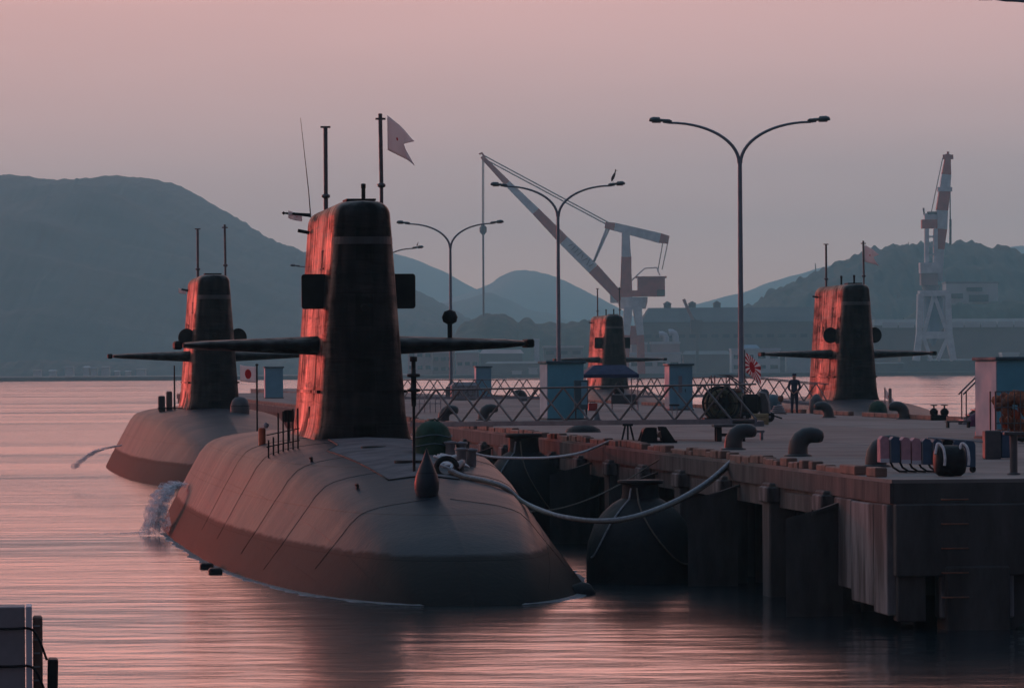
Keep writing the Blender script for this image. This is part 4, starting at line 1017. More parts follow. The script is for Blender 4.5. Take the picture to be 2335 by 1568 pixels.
fender(1196, 1222, 136.5, 1.24, 'black domed floating fender beneath the near gangway', 1.27)

# ------------------------------------------------------------------ mooring ropes
def rope(label, pts, r, m, group='mooring ropes'):
    o = MB().tube(pts, r, 8).build('mooring_rope', MT[m]); return tag(o, label, 'rope', group)
def spline(pts, n=8):
    pts = [Vector(p) for p in pts]; out = []
    for i in range(len(pts) - 1):
        p0, p1, p2, p3 = pts[max(i - 1, 0)], pts[i], pts[i + 1], pts[min(i + 2, len(pts) - 1)]
        for k in range(n):
            t = k / n
            out.append(0.5 * ((2 * p1) + (-p0 + p2) * t + (2 * p0 - 5 * p1 + 4 * p2 - p3) * t * t + (-p0 + 3 * p1 - 3 * p2 + p3) * t ** 3))
    out.append(pts[-1]); return out
def D_hull(x, y): return (M1 @ Vector((x, y, 0))).y
a = at1(0.6, -14.95) + Vector((0, 0, 0.14)); dA = a.y
RH = [(0.9, -15.2), (1.3, -15.5), (1.7, -15.8), (2.05, -16.1)]
mid = [W(1130, 1108, 104.6), W(1210, 1152, 103), W(1290, 1178, 102), W(1360, 1186, 101.6), W(1440, 1178, 101.8), W(1530, 1146, 102.6), W(1610, 1100, 103.6)]
e = pw(0.12, 19.1) + Vector((0, 0, 0.02))
rope('thick grey mooring rope sagging from the submarine bow ring to the pier', spline([a] + [at1(x, y) + Vector((0, 0, 0.06)) for x, y in RH] + [W(1245, 1166, 103.0)] + mid[2:] + [e]), 0.044, 'rope')
rope('second thick rope strand beside the sagging bow rope', spline([a + Vector((0, 0, -0.05))] + [at1(x - 0.05, y - 0.12) + Vector((0, 0, 0.04)) for x, y in RH] + [W(1240, 1168, 102.9), W(1330, 1187, 101.6), W(1420, 1187, 101.6), W(1520, 1156, 102.4), W(1612, 1106, 103.6), e + Vector((0.1, 0.3, 0))]), 0.034, 'ropedark')
b0 = at1(1.45, -9.2) + Vector((0, 0, 0.2)); e2 = pw(0.1, 39.8, PZ + 0.12)
rope('white mooring rope curving past the fender neck to the pier edge', spline([b0, W(1110, 1040, 113), W(1180, 1044, 116), W(1260, 1042, 120), W(1330, 1030, 126), e2]), 0.03, 'whiterope')
e3 = pw(0.05, 28.2, PZ + 0.03)
rope('thin tarred rope rising to the pier above the near fender', spline([W(1190, 1166, 108), W(1270, 1160, 110), W(1350, 1135, 112), W(1420, 1100, 114), W(1480, 1062, 116), e3]), 0.017, 'ropedark')
# white rope flaked on the bow
random.seed(21)
for (x, y, lab, seed) in ((0.95, -11.2, 'white rope end flaked out on the near submarine bow deck', 3), (0.8, -13.2, 'tangled white rope lying between the bitts and the bow ring', 8)):
    random.seed(seed); pts = []
    for k in range(40):
        a_ = k * 0.72; rr_ = 0.20 + 0.07 * sin(k * 1.3)
        q = Vector((x + 0.16 * sin(k * 0.21) + rr_ * cos(a_) * 0.9, y + 0.55 * (k / 40 - 0.5) * 2 + rr_ * sin(a_)))if False else (x + 0.22 * (k / 20 - 1) + rr_ * cos(a_), y + 0.5 * (k / 20 - 1) + rr_ * sin(a_))
        pts.append(at1(q[0], q[1]) + Vector((0, 0, 0.05 + 0.07 * abs(sin(k * 0.9)))))
    tag(MB().tube(spline(pts, 4), 0.028, 6).build('rope_coil', MT['whiterope']), lab, 'rope')
p = at1(1.0, -14.4)
tag(MB().tube(spline([at1(0.75, -14.8) + Vector((0, 0, 0.15)), at1(0.95, -14.2) + Vector((0, 0, 0.25)), at1(1.0, -13.4) + Vector((0, 0, 0.08)), at1(1.1, -12.4) + Vector((0, 0, 0.06))]), 0.07, 8).build('chafe_sleeve', MT['grey']),
    'pale grey chafing sleeve round the bow mooring rope at the ring', 'sleeve')

# ------------------------------------------------------------------ gangways
def gangway(label, p0, p1, h, panels, w=0.9, mA='gangsteel', mB_='steelblue', r=0.024):
    p0 = Vector(p0); p1 = Vector(p1); d = p1 - p0; L_ = sqrt(d.x ** 2 + d.y ** 2)
    t = thing('gangway', label, 'gangway', p0, math.atan2(d.y, d.x), 'lattice gangways')
    tz = d.z / L_
    def P(x, y, z): return Vector((x, y, z + tz * x))
    MB().bar(P(0, w / 2, 0.02), P(L_, w / 2, 0.02), w - 0.12, 0.05).build('walkway', MT['dgrey'], t)
    for y in (0.0, w):
        MB().bar(P(0, y, 0), P(L_, y, 0), 0.09, 0.13).build('bottom_beam', MT[mB_], t)
        MB().tube([P(0, y, h), P(L_, y, h)], r, 8).build('hand_rail', MT[mA], t)
        s = L_ / panels
        for k in range(panels):
            MB().bar(P(s * k, y, 0.05), P(s * (k + 0.5), y, h), 0.042).build('diagonal', MT[mA], t)
            MB().bar(P(s * (k + 0.5), y, h), P(s * (k + 1), y, 0.05), 0.042).build('diagonal', MT[mA], t)
    return t
ga = at1(2.3, 14.5); ga.z = 2.93
gb = W(1668, 964, 131.4); gb.z = 3.105
ga = Vector((W(938, 960, 141.5).x, 141.5, 2.96))
gangway('long grey lattice gangway laid from the near submarine across to the pier trestle', ga, gb, 0.98, 6)
gangway('far lattice gangway against the bright water left of the teal kiosk', (W(905, 890, 262).x, 262, 3.0), (W(1262, 890, 258).x, 258, 3.0), 0.95, 7)
gangway('lattice gangway crossing between the tent and the blue kiosk', (W(1440, 900, 262).x, 262, 3.0), (W(1640, 900, 258).x, 258, 3.05), 0.95, 5)
gangway('lattice gangway with sloping rail behind the standing person', (W(1640, 906, 236).x, 236, 3.2), (W(1862, 906, 232).x, 232, 2.75), 0.95, 4)
# trestle under the near gangway
p = G(1640, 1006)
t = thing('trestle', 'black low trestle carrying the end of the near gangway', 'trestle', p, 0.05)
for x in (0.0, 0.62):
    for y in (0.0, 0.5):
        MB().bev((x, y, 0.19), (0.14, 0.12, 0.38), 0.01).build('leg', MT['black'], t)
for y in (0.0, 0.5):
    MB().box((0.31, y, 0.17), (0.5, 0.06, 0.07)).build('stretcher', MT['black'], t)
MB().bev((0.31, 0.25, 0.41), (0.9, 0.66, 0.07), 0.01).build('top', MT['dgrey'], t)
p = G(1716, 1003)
t = thing('sawhorse', 'grey metal sawhorse standing behind the nearest bent bollard', 'sawhorse', p, 0.05)
for x in (-0.25, 0.25):
    MB().bar((x, 0, 0), (x, 0, 0.2), 0.08, 0.09).build('leg', MT['galv'], t)
MB().bar((-0.3, 0, 0.23), (0.32, 0, 0.23), 0.12, 0.06).build('beam', MT['grey'], t)

# ------------------------------------------------------------------ kiosks
def kiosk(xl, xs, xr, ytop, yfoot, label, mf='teal', d=1.5, door=False, extra=None):
    p = G((xl + xr) / 2, yfoot); D = p.y; s = F / D
    w = (xr - xs) / s; sd = (xs - xl) / s; h = (yfoot - ytop) / s
    ang = 0.0
    cx = W((xs + xr) / 2, yfoot, D).x
    yaw = -PSI * 0 + 0.0
    # turned so that its left flank shows
    th = math.atan2(sd, d); t = thing('kiosk', label, 'kiosk', (cx, D, PZ), th, 'small cabins on the pier')
    ww = w / cos(th)
    MB().box((0, d / 2, h * 0.485), (ww, d, h * 0.93)).build('cabin', MT[mf], t)
    MB().box((-ww / 2 - 0.012, d / 2, h * 0.485), (0.03, d - 0.04, h * 0.90)).build('side_panel', MT['white'], t)
    MB().box((0, d / 2, h * 0.012), (ww + 0.1, d + 0.1, h * 0.03)).build('plinth', MT['dgrey'], t)
    MB().bev((0, d / 2, h * 0.972), (ww + 0.16, d + 0.2, h * 0.045), 0.02).build('roof', MT['roofteal'], t)
    if door:
        dr = MB().box((ww * 0.02, -0.02, h * 0.44), (ww * 0.42, 0.05, h * 0.78)).build('door', MT['teal2'], t)
        MB().box((-ww * 0.05, -0.05, h * 0.55), (ww * 0.16, 0.03, h * 0.36)).build('window', MT['grey'], dr)
        MB().box((ww * 0.17, -0.06, h * 0.42), (0.03, 0.05, 0.14)).build('handle', MT['black'], dr)
    return t
kiosk(1233, 1250, 1332, 822, 957, 'teal kiosk with a pale side and flat roof behind the near gangway', 'teal', 1.3)
kiosk(1083, 1087, 1121, 834, 906, 'pale blue kiosk standing before the water left of the teal one', 'teal2', 1.0)
kiosk(1519, 1528, 1580, 828, 935, 'blue kiosk with a door and window right of the tent', 'teal2', 1.2, True)
kiosk(2234, 2273, 2420, 812, 1000, 'blue kiosk with a wide pale side wall and railings beside the netting cage', 'teal', 1.5)
kiosk(602, 606, 646, 835, 908, 'pale grey blue kiosk between the two submarine sails', 'teal2', 1.0)
p = G(1316, 957); 
t = thing('control_cabinet', 'dark teal cabinet leaning against the teal kiosk', 'cabinet', p + Vector((0, -0.35, 0)), 0.0)
MB().bev((0.15, 0, 0.95), (0.52, 0.4, 1.1), 0.03).build('case', MT['roofteal'], t)
MB().box((0.27, -0.21, 1.0), (0.22, 0.03, 0.85)).build('door', MT['teal2'], t)
for x in (-0.05, 0.35): MB().bar((x, 0, 0), (x, 0, 0.45), 0.06).build('leg', MT['dgrey'], t)

# ------------------------------------------------------------------ tent with table below
p = G(1395, 936); D = p.y; s_ = F / D
t = thing('tent', 'navy blue canopy tent on thin legs in front of the most distant submarine', 'tent', p, 0.08)
hw_, zt_, ze_, zb_ = 63 / s_, (936 - 832) / s_, (936 - 853) / s_, (936 - 861) / s_
cn = MB(); tp = hw_ * 0.55; dp = 1.4
e4 = [(-hw_, 0, ze_), (hw_, 0, ze_), (hw_, 2 * dp, ze_), (-hw_, 2 * dp, ze_)]
r4 = [(-tp, dp * 0.6, zt_), (tp, dp * 0.6, zt_), (tp, dp * 1.4, zt_), (-tp, dp * 1.4, zt_)]
v4 = [(x, y, zb_) for x, y, z in e4]
cn.add(e4 + r4, [(0, 1, 5, 4), (1, 2, 6, 5), (2, 3, 7, 6), (3, 0, 4, 7), (4, 5, 6, 7)])
c_ = cn.build('canopy', MT['navy'], t); c_.modifiers.new('t', 'SOLIDIFY').thickness = 0.02
vl = MB().add([(x * 1.004, y, z) for x, y, z in e4] + [(x * 1.004, y, z) for x, y, z in v4], [(0, 4, 5, 1), (1, 5, 6, 2), (2, 6, 7, 3), (3, 7, 4, 0)]).build('valance', MT['navy'], t)
vl.modifiers.new('t', 'SOLIDIFY').thickness = 0.02
for x in (-hw_ + 0.05, hw_ - 0.05):
    for y in (0.05, 2 * dp - 0.05):
        MB().tube([(x, y, 0), (x, y, ze_)], 0.03, 6).build('leg', MT['galv'], t)
t2 = thing('folding_table', 'grey cloth covered folding table under the navy tent', 'table', G(1422, 934), 0.05)
MB().bev((0, 0.3, 0.70), (1.15, 0.6, 0.06), 0.01).build('table_top', MT['grey'], t2)
MB().box((0, 0.02, 0.48), (1.13, 0.02, 0.42)).build('cloth', MT['dgrey'], t2)
for x in (-0.5, 0.5):
    for y in (0.08, 0.52): MB().tube([(x, y, 0), (x, y, 0.67)], 0.02, 6).build('leg', MT['galv'], t2)
o = MB().lathe([(0.22, 0), (0.26, 0.12), (0.2, 0.35), (0.1, 0.52), (0.03, 0.6)], 14, Vector((0, 0, 0))).build('kit_bag', MT['black'], None, G(1412, 934) + Vector((0, 0.3, 0.731)))
tag(o, 'black bag standing on the table under the tent', 'bag')
t3 = thing('stool', 'small dark round stool on the deck in front of the tent', 'stool', G(1538, 948), 0)
MB().lathe([(0.0, 0.40), (0.2, 0.40), (0.22, 0.43), (0.2, 0.47), (0, 0.48)], 14).build('seat', MT['black'], t3)
for k in range(4):
    a = k * pi / 2 + 0.5; MB().tube([(0.12 * cos(a), 0.12 * sin(a), 0.42), (0.18 * cos(a), 0.18 * sin(a), 0.0)], 0.016, 6).build('leg', MT['galv'], t3)
t3 = thing('red_box', 'small red tool box beside the tent leg', 'tool box', G(1352, 936), 0.1)
MB().bev((0, 0, 0.17), (0.4, 0.25, 0.34), 0.02).build('body', MT['red'], t3)
MB().tube([(-0.1, 0, 0.34), (-0.1, 0, 0.40), (0.1, 0, 0.40), (0.1, 0, 0.34)], 0.012, 6).build('handle', MT['black'], t3)

# ------------------------------------------------------------------ dark machinery on the pier: cable reel, engine cart, hose heaps
p = G(1640, 962)
t = thing('cable_reel', 'big dark cable reel with coiled olive hose near the tall lamp', 'cable reel', p, 0.12)
R_ = 0.58
for y in (0.0, 0.9):
    m_ = Matrix.Translation((0.15, y, R_ + 0.08)) @ Matrix.Rotation(-pi / 2, 4, 'X')
    rg = [Vector((0.15 + R_ * cos(a), y, R_ + 0.08 + R_ * sin(a))) for a in [2 * pi * k / 32 for k in range(33)]]
    fl = MB().tube(rg, 0.045, 8, cap=False).build('flange', MT['black'], t)
    for k in range(6):
        a = k * pi / 3; MB().bar((0.15, y, R_ + 0.08), (0.15 + R_ * cos(a), y, R_ + 0.08 + R_ * sin(a)), 0.05).build('spoke', MT['black'], fl)
MB().lathe([(0.22, 0.0), (0.22, 0.9)], 20, (0, 0, 0), Matrix.Translation((0.15, 0, R_ + 0.08)) @ Matrix.Rotation(-pi / 2, 4, 'X')).build('core', MT['black'], t)
for k in range(9):
    y = 0.1 + 0.09 * k; rr_ = 0.40 + 0.05 * sin(k * 2.1)
    MB().tube([Vector((0.15 + rr_ * cos(a), y, R_ + 0.08 + rr_ * sin(a))) for a in [2 * pi * j / 24 for j in range(25)]], 0.05, 6, cap=False).build('hose_turn', MT['olive'], t)
for x in (-0.2, 0.5): MB().bar((x, -0.05, 0.04), (x, 0.95, 0.04), 0.1, 0.08).build('skid', MT['dgrey'], t)
p = G(1660, 958)
t = thing('covered_winch', 'dark winch under brown and olive canvas behind the cable reel', 'winch', p + Vector((0, 1.6, 0)), 0.05)
MB().bev((0.0, 0.4, 0.55), (1.5, 1.0, 1.0), 0.16).build('cover', MT['olive'], t)
MB().bev((0.05, 0.4, 1.05), (1.1, 0.8, 0.22), 0.08).build('top_tarpaulin', MT['rust'], t)
MB().box((0, 0.4, 0.04), (1.6, 1.1, 0.08)).build('base_frame', MT['black'], t)
for (xd, yd, ln, h, lab) in ((1727, 962, 0.95, 0.95, 'black engine cart with pipes standing right of the tall lamp'),):
    p = G(xd, yd); t = thing('engine_cart', lab, 'cart', p, 0.1)
    MB().bev((0, 0.4, 0.22), (1.25, 0.8, 0.16), 0.03).build('chassis', MT['black'], t)
    MB().bev((-0.2, 0.4, 0.64), (0.62, 0.7, 0.7), 0.09).build('engine_cover', MT['black'], t)
    MB().lathe([(0.16, 0), (0.18, 0.2), (0.18, 0.75), (0.12, 0.86), (0, 0.9)], 16, (0.3, 0.3, 0.28)).build('tank', MT['dgrey'], t)
    MB().tube([(0.05, 0.2, 0.9), (0.1, 0.1, 1.06), (0.3, 0.0, 1.02), (0.42, -0.05, 0.7), (0.45, -0.05, 0.3)], 0.035, 8).build('pipe', MT['galv'], t)
    MB().tube([(-0.5, 0.1, 0.95), (-0.55, 0.0, 0.5), (-0.6, 0.0, 0.2)], 0.03, 8).build('pipe', MT['dgrey'], t)
    for x in (-0.45, 0.45):
        for y in (0.05, 0.75):
            w_ = MB().lathe([(0.05, -0.05), (0.17, -0.05), (0.18, 0), (0.17, 0.05), (0.05, 0.05)], 16, (0, 0, 0), Matrix.Translation((x, y, 0.18)) @ Matrix.Rotation(pi / 2, 4, 'X')).build('wheel', MT['rubber'], t)
            MB().lathe([(0.0, -0.06), (0.05, -0.06), (0.05, 0.06), (0, 0.06)], 10, (0, 0, 0), Matrix.Translation((x, y, 0.18)) @ Matrix.Rotation(pi / 2, 4, 'X')).build('hub', MT['grey'], w_)
    MB().tube([(0.55, 0.4, 0.25), (0.95, 0.4, 0.12)], 0.03, 6).build('tow_bar', MT['black'], t)
p = G(1762, 935)
o = MB().lathe([(0.42, 0), (0.44, 0.2), (0.36, 0.5), (0.2, 0.68), (0.0, 0.72)], 18).build('covered_pump', MT['roofteal'], None, p); tag(o, 'dark teal tarpaulin covered pump beside the engine cart', 'cover')
p = G(1775, 944)
pts = [p + Vector((0.32 * cos(k * 0.55) * (1 - k / 90), 0.32 * sin(k * 0.55), 0.03 + 0.007 * k)) for k in range(50)]
tag(MB().tube(pts, 0.035, 6).build('hose_coil', MT['grey']), 'grey hose coiled on the deck beside the covered pump', 'hose')
p = G(1757, 968)
t = thing('crate', 'faded yellow crate on the deck by the gangway end', 'crate', p + Vector((-0.35, 0, 0)), 0.06)
for k in range(3): MB().bev((0, 0, 0.07 + 0.125 * k), (0.55, 0.36, 0.11), 0.01).build('board', MT['yellow'], t)
for x in (-0.24, 0.24): MB().box((x, 0, 0.19), (0.05, 0.40, 0.38)).build('corner_post', MT['yellow'], t)
p = G(1700, 972)
t = thing('pallet', 'grey steel pallet lying at the end of the near gangway', 'pallet', p + Vector((0, 0.2, 0)), 0.05)
for k in range(5): MB().box((-0.5 + 0.25 * k, 0.3, 0.17), (0.18, 0.8, 0.04)).build('plank', MT['galv'], t)
for y in (0.0, 0.6): MB().box((0, y, 0.075), (1.25, 0.09, 0.15)).build('bearer', MT['steelblue'], t)
# steps with hand rails
def stairs(label, p, n, w, rise, run, rz, mr='dgrey', railh=0.9, top=0.6):
    t = thing('boarding_steps', label, 'steps', p, rz, 'boarding steps')
    for k in range(n):
        MB().box((k * run, w / 2, (k + 1) * rise - 0.02), (run * 1.05, w, 0.04)).build('tread', MT['galv'], t)
    L_ = n * run
    for y in (0.0, w):
        MB().bar((-run * 0.5, y, 0.0), (L_ - run * 0.5, y, n * rise), 0.05, 0.12).build('stringer', MT['steelblue'], t)
        MB().tube([(-run * 0.5, y, railh), (L_ - run, y, n * rise + railh), (L_ - run + top, y, n * rise + railh), (L_ - run + top, y, 0)], 0.028, 8).build('hand_rail', MT[mr], t)
        for k in (0, n - 1):
            MB().tube([(k * run, y, k * rise), (k * run, y, railh + k * rise + 0.1)], 0.024, 6).build('post', MT[mr], t)
    return t
stairs('boarding steps with dark hand rails behind the cable reel', pw(*(lambda v: (v.x, v.y))(MPI @ G(1704, 948)), PZ), 4, 0.7, 0.18, 0.28, pi + 0.15)
stairs('boarding steps with thin rails beside the pale kiosk wall', G(2204, 968), 4, 0.8, 0.17, 0.20, 0.1, 'mast', 1.0, 0.9)
# signal flag by the lamp
fp = G(1716, 952)
t = thing('flagstaff', 'thin dark flagstaff by the engine cart', 'flagpole', (fp.x, fp.y + 6, PZ))
top_ = W(1716, 797, fp.y + 6).z - PZ
MB().tube([(0, 0, 0), (0, 0, top_)], [0.03, 0.02], 8).build('pole', MT['black'], t)
MB().lathe([(0.06, 0), (0.09, 0.02), (0.09, 0.08), (0.03, 0.1)], 10).build('foot', MT['black'], t)
flag('sunray_flag', 'red and white sun ray flag drooping from the thin flagstaff', Vector((fp.x + 0.03, fp.y + 6, PZ + top_ - 0.12)), 0.72, 0.78, 'rays', hang=0.72, furl=0.12, ang=0.15, wave=0.10)
sp3 = W(2018, 886, 228)
t = thing('flagstaff', 'short staff standing at the green tarpaulin by the far edge', 'flagpole', (sp3.x, 228, 1.5))
MB().tube([(0, 0, 0), (0, 0, sp3.z - 1.5)], 0.03, 8).build('pole', MT['galv'], t)
MB().lathe([(0.04, 0), (0.05, 0.03), (0, 0.06)], 8, (0, 0, sp3.z - 1.5)).build('finial', MT['galv'], t)
flag('national_flag', 'small furled flag with a red patch hanging beyond the green tarpaulin', sp3 + Vector((0.03, 0, -0.05)), 0.5, 0.36, 'disc', hang=1.0, ang=0.1, furl=0.2)
p = W(2002, 946, 222); p.z = 2.2
t = thing('green_tarpaulin', 'green tarpaulin dome on the deck of the submarine at the far pier edge', 'cover', p)
MB().lathe([(0.43, 0), (0.43, 0.35), (0.36, 0.6), (0.22, 0.75), (0.0, 0.8)], 20).build('canvas', MT['green'], t)
MB().tube([Vector((0.435 * cos(a), 0.435 * sin(a), 0.3)) for a in [2 * pi * k / 24 for k in range(25)]], 0.015, 6, cap=False).build('tie_cord', MT['roofteal'], t)
p = W(1862, 942, 226); p.z = 2.3
tag(MB().lathe([(0.30, 0), (0.34, 0.3), (0.3, 0.7), (0.12, 0.95), (0, 1.0)], 16).build('draped_cover', MT['dgrey'], None, p), 'dark draped cover left of the lit distant sail', 'cover')
p = W(2030, 900, 226); 
o = MB().bev((0, 0, 0), (0.14, 0.1, 0.85), 0.02).build('upright_board', MT['shedbrown'], None, (p.x, 226, 3.1)); tag(o, 'narrow upright board beside the green tarpaulin', 'board')
# twin valve at the far edge
p = G(2142, 958)
t = thing('hydrant', 'dark twin valve hydrant on the far pier edge against the water', 'hydrant', p, 0)
MB().bev((0, 0, 0.10), (0.62, 0.3, 0.2), 0.03).build('base', MT['black'], t)
for x in (-0.19, 0.19):
    v_ = MB().lathe([(0.10, 0.18), (0.15, 0.24), (0.15, 0.34), (0.08, 0.42), (0.03, 0.44), (0.03, 0.54)], 12, (x, 0, 0)).build('valve', MT['black'], t)
    MB().tube([(x - 0.12, 0, 0.54), (x + 0.12, 0, 0.54)], 0.022, 6).build('handle', MT['black'], v_)
# anchor shaped ground stand and dark heap on the left edge
p = G(1468, 1010)
t = thing('fender_cradle', 'black triangular cradle holding rubber rolls at the pier edge', 'cradle', p, 0.05)
for y in (0.0, 0.7):
    MB().prism([(-0.12, 0), (0.0, 0.34), (0.12, 0.40), (0.34, 0.40), (0.36, 0.0)], y - 0.03, y + 0.03).build('end_frame', MT['black'], t)
    MB().prism([(0.50, 0.0), (0.42, 0.42), (0.58, 0.42), (0.86, 0.0)], y - 0.03, y + 0.03).build('end_frame', MT['black'], t)
MB().box((0.37, 0.35, 0.03), (1.0, 0.8, 0.05)).build('base', MT['black'], t)
MB().tube([(0.1, 0, 0.3), (0.1, 0.7, 0.3)], 0.11, 12).build('roll', MT['rubber'], t)
MB().tube([(0.46, 0, 0.22), (0.46, 0.7, 0.22)], 0.09, 12).build('roll', MT['curb'], t)
p = G(1432, 1004)
t = thing('rope_stand', 'small dark stand with hanging lines beside the triangular cradle', 'stand', p, 0)
for x in (-0.16, 0.0, 0.16): MB().bar((x, 0, 0), (x * 0.4, 0, 0.42), 0.05).build('leg', MT['black'], t)
MB().bar((-0.14, 0, 0.42), (0.14, 0, 0.42), 0.06).build('top_bar', MT['black'], t)
p = G(1330, 985)
o = MB().lathe([(0.55, 0), (0.5, 0.1), (0.3, 0.2), (0.0, 0.24)], 14).build('hose_heap', MT['rubber'], None, p); tag(o, 'dark flat heap of hose below the teal kiosk', 'hose')
p = G(1362, 958)
o = MB().lathe([(0.18, 0), (0.17, 0.03), (0.12, 0.04), (0.04, 0.42), (0, 0.43)], 12).build('traffic_cone', MT['dgrey'], None, p); tag(o, 'grey cone on the deck between the teal kiosk and the tent', 'cone')
# deck clutter behind the near jack staff
p = G(1062, 912)
t = thing('covered_pallet', 'grey covered stack standing left of the pale blue kiosk', 'cover', p, 0.1)
MB().bev((0, 0.6, 0.55), (1.7, 1.2, 1.1), 0.2).build('tarpaulin', MT['grey'], t)
for k in range(6): MB().bar((-0.75 + 0.3 * k, -0.02, 0.05), (-0.75 + 0.3 * k, -0.02, 0.85), 0.03).build('strap', MT['dgrey'], t)
p = G(975, 940)
t = thing('railing', 'low grey deck railing beside the near gangway landing', 'railing', p, 0.1)
for k in range(6): MB().tube([(-0.6 + 0.24 * k, 0, 0), (-0.6 + 0.24 * k, 0, 0.75)], 0.02, 6).build('post', MT['galv'], t)
for z in (0.4, 0.75): MB().tube([(-0.62, 0, z), (0.62, 0, z)], 0.018, 6).build('rail', MT['galv'], t)
p = G(1030, 905)
o = MB().bev((0, 0, 0.35), (0.8, 0.6, 0.7), 0.06).bev((0.1, 0, 0.8), (0.4, 0.4, 0.25), 0.04).build('deck_locker', MT['dgrey'], None, p); tag(o, 'dark deck locker near the third lamp post', 'locker')

# ------------------------------------------------------------------ near corner of the pier
p = G(2030, 1078)
t = thing('panel_rack', 'row of dark blue and faded pink panels standing on black curved runners', 'panels', p, 0.03)
px = 0.0; seq = ['pink', 'bluepanel', 'pink', 'pink', 'bluepanel', 'bluepanel', 'black', 'bluepanel', 'bluepanel']
for k, c in enumerate(seq):
    w_ = 0.17 if k < 6 else 0.22; x = -0.10 + 0.195 * k; lift = 0.20 - 0.012 * k
    poly = [(-w_ / 2, 0), (w_ / 2, 0), (w_ / 2, 0.40), (w_ / 2 - 0.03, 0.46), (-w_ / 2 + 0.05, 0.48), (-w_ / 2, 0.42)]
    o = MB().prism(poly, -0.03, 0.25, Matrix.Translation((x, 0, lift)) @ Matrix.Rotation(0.10, 4, 'Z')).build('panel', MT[c], t)
    if c == 'pink': MB().box((x, -0.05, lift + 0.03), (w_, 0.05, 0.07)).build('edge_strip', MT['white'], o)
    else: MB().bar((x - w_ / 2, -0.045, lift + 0.01), (x - w_ / 2, -0.045, lift + 0.43), 0.012).build('edge_trim', MT['galv'], o)
for k in range(6):
    x = 0.12 + 0.17 * k
    MB().tube([(x - 0.12, 0, 0.22), (x - 0.06, 0, 0.1), (x + 0.05, 0, 0.03), (x + 0.2, 0, 0.022)], 0.022, 6).build('runner', MT['black'], t)
for k in range(3):
    MB().tube([(0.7 + 0.03 * k, 0.05 + 0.09 * k, 0.64), (1.72, 0.05 + 0.09 * k, 0.56)], 0.014, 6).build('tube_rail', MT['galv'], t)
for k in range(3): MB().lathe([(0.02, -0.02), (0.06, -0.02), (0.06, 0.02), (0.02, 0.02)], 12, (0, 0, 0), Matrix.Translation((1.0 + 0.26 * k, 0.0, 0.06)) @ Matrix.Rotation(pi / 2, 4, 'X')).build('caster', MT['rubber'], t)
p = G(2160, 1086)
t = thing('drum_fender', 'dark blue rubber drum with white rope loops at the pier corner', 'fender', p, 0.1)
MB().lathe([(0.0, -0.27), (0.22, -0.26), (0.27, -0.2), (0.28, 0), (0.27, 0.2), (0.22, 0.26), (0.0, 0.27)], 22, (0, 0, 0), Matrix.Translation((0.05, 0, 0.28)) @ Matrix.Rotation(pi / 2, 4, 'Y')).build('drum', MT['rubber'], t)
for x in (-0.16, 0.27):
    MB().tube(spline([(x - 0.08, -0.18, 0.40), (x - 0.03, -0.12, 0.58), (x + 0.05, -0.2, 0.52), (x + 0.07, -0.28, 0.34), (x + 0.06, -0.29, 0.2)]), 0.025, 8).build('rope_loop', MT['whiterope'], t)
p = G(2296, 1010)
t = thing('netting_cage', 'wire cage full of orange brown netting beside the blue kiosk', 'cage', p, 0.05)
cwd, cdp, chh = 0.95, 0.9, 1.3
for x in (0, cwd):
    for y in (0, cdp): MB().bar((x - 0.28, y, 0), (x - 0.28, y, chh), 0.04).build('corner_post', MT['mast'], t)
for k in range(1, 6): MB().tube([(-0.28 + cwd * k / 6, 0, 0.12), (-0.28 + cwd * k / 6, 0, chh)], 0.015, 6).build('wire', MT['mast'], t)
for z in (0.14, 0.5, 0.9, chh): MB().tube([(-0.28, 0, z), (cwd - 0.28, 0, z)], 0.015, 6).build('wire', MT['mast'], t)
MB().box((cwd / 2 - 0.28, cdp / 2, 0.1), (cwd, cdp, 0.08)).build('floor', MT['black'], t)
random.seed(31)
for k in range(46):
    x = random.uniform(-0.18, cwd - 0.38); y = random.uniform(0.1, cdp - 0.1); z = random.uniform(0.2, 1.2) if k > 6 else random.uniform(0.15, 0.3)
    r_ = random.uniform(0.09, 0.17); m_ = random.choice(['net', 'net', 'net', 'rust', 'orange'])
    b = MB(); nn = 8
    b.lathe([(0, -r_), (r_ * 0.7, -r_ * 0.7), (r_, 0), (r_ * 0.7, r_ * 0.7), (0, r_)], nn, (x, y, z))
    b.v = [(a + 0.04 * noise.noise(Vector((a, b_, c)) * 9 + Vector((k, 0, 0))), b_ + 0.04 * noise.noise(Vector((b_, c, a)) * 9), c + 0.04 * noise.noise(Vector((c, a, b_)) * 9)) for a, b_, c in b.v]
    b.build('net_bundle', MT[m_], t)
p = G(2237, 995)
t = thing('fire_extinguisher', 'dark red fire extinguisher with a white label by the cage', 'extinguisher', p, 0)
MB().lathe([(0.15, 0), (0.16, 0.05), (0.16, 0.12), (0.10, 0.28), (0.09, 0.42), (0.05, 0.48), (0.03, 0.52)], 16).build('body', MT['red'], t)
MB().box((0.0, -0.1, 0.34), (0.08, 0.02, 0.16)).build('label_plate', MT['white'], t)
MB().tube([(0, 0, 0.5), (0.09, 0, 0.52), (0.12, -0.02, 0.35)], 0.015, 6).build('hose', MT['black'], t)
p = G(2262, 1046)
t = thing('steel_box', 'dark steel box with a blue end standing under the netting cage', 'box', p, 0.05)
MB().bev((0, 0, 0.3), (0.34, 0.4, 0.6), 0.02).build('body', MT['dgrey'], t)
MB().bev((0.28, 0.02, 0.3), (0.2, 0.38, 0.56), 0.02).build('end_case', MT['bluepanel'], t)
p = G(2312, 1082)
t = thing('guard_post', 'grey pipe guard post at the pier end edge', 'post', p, 0)
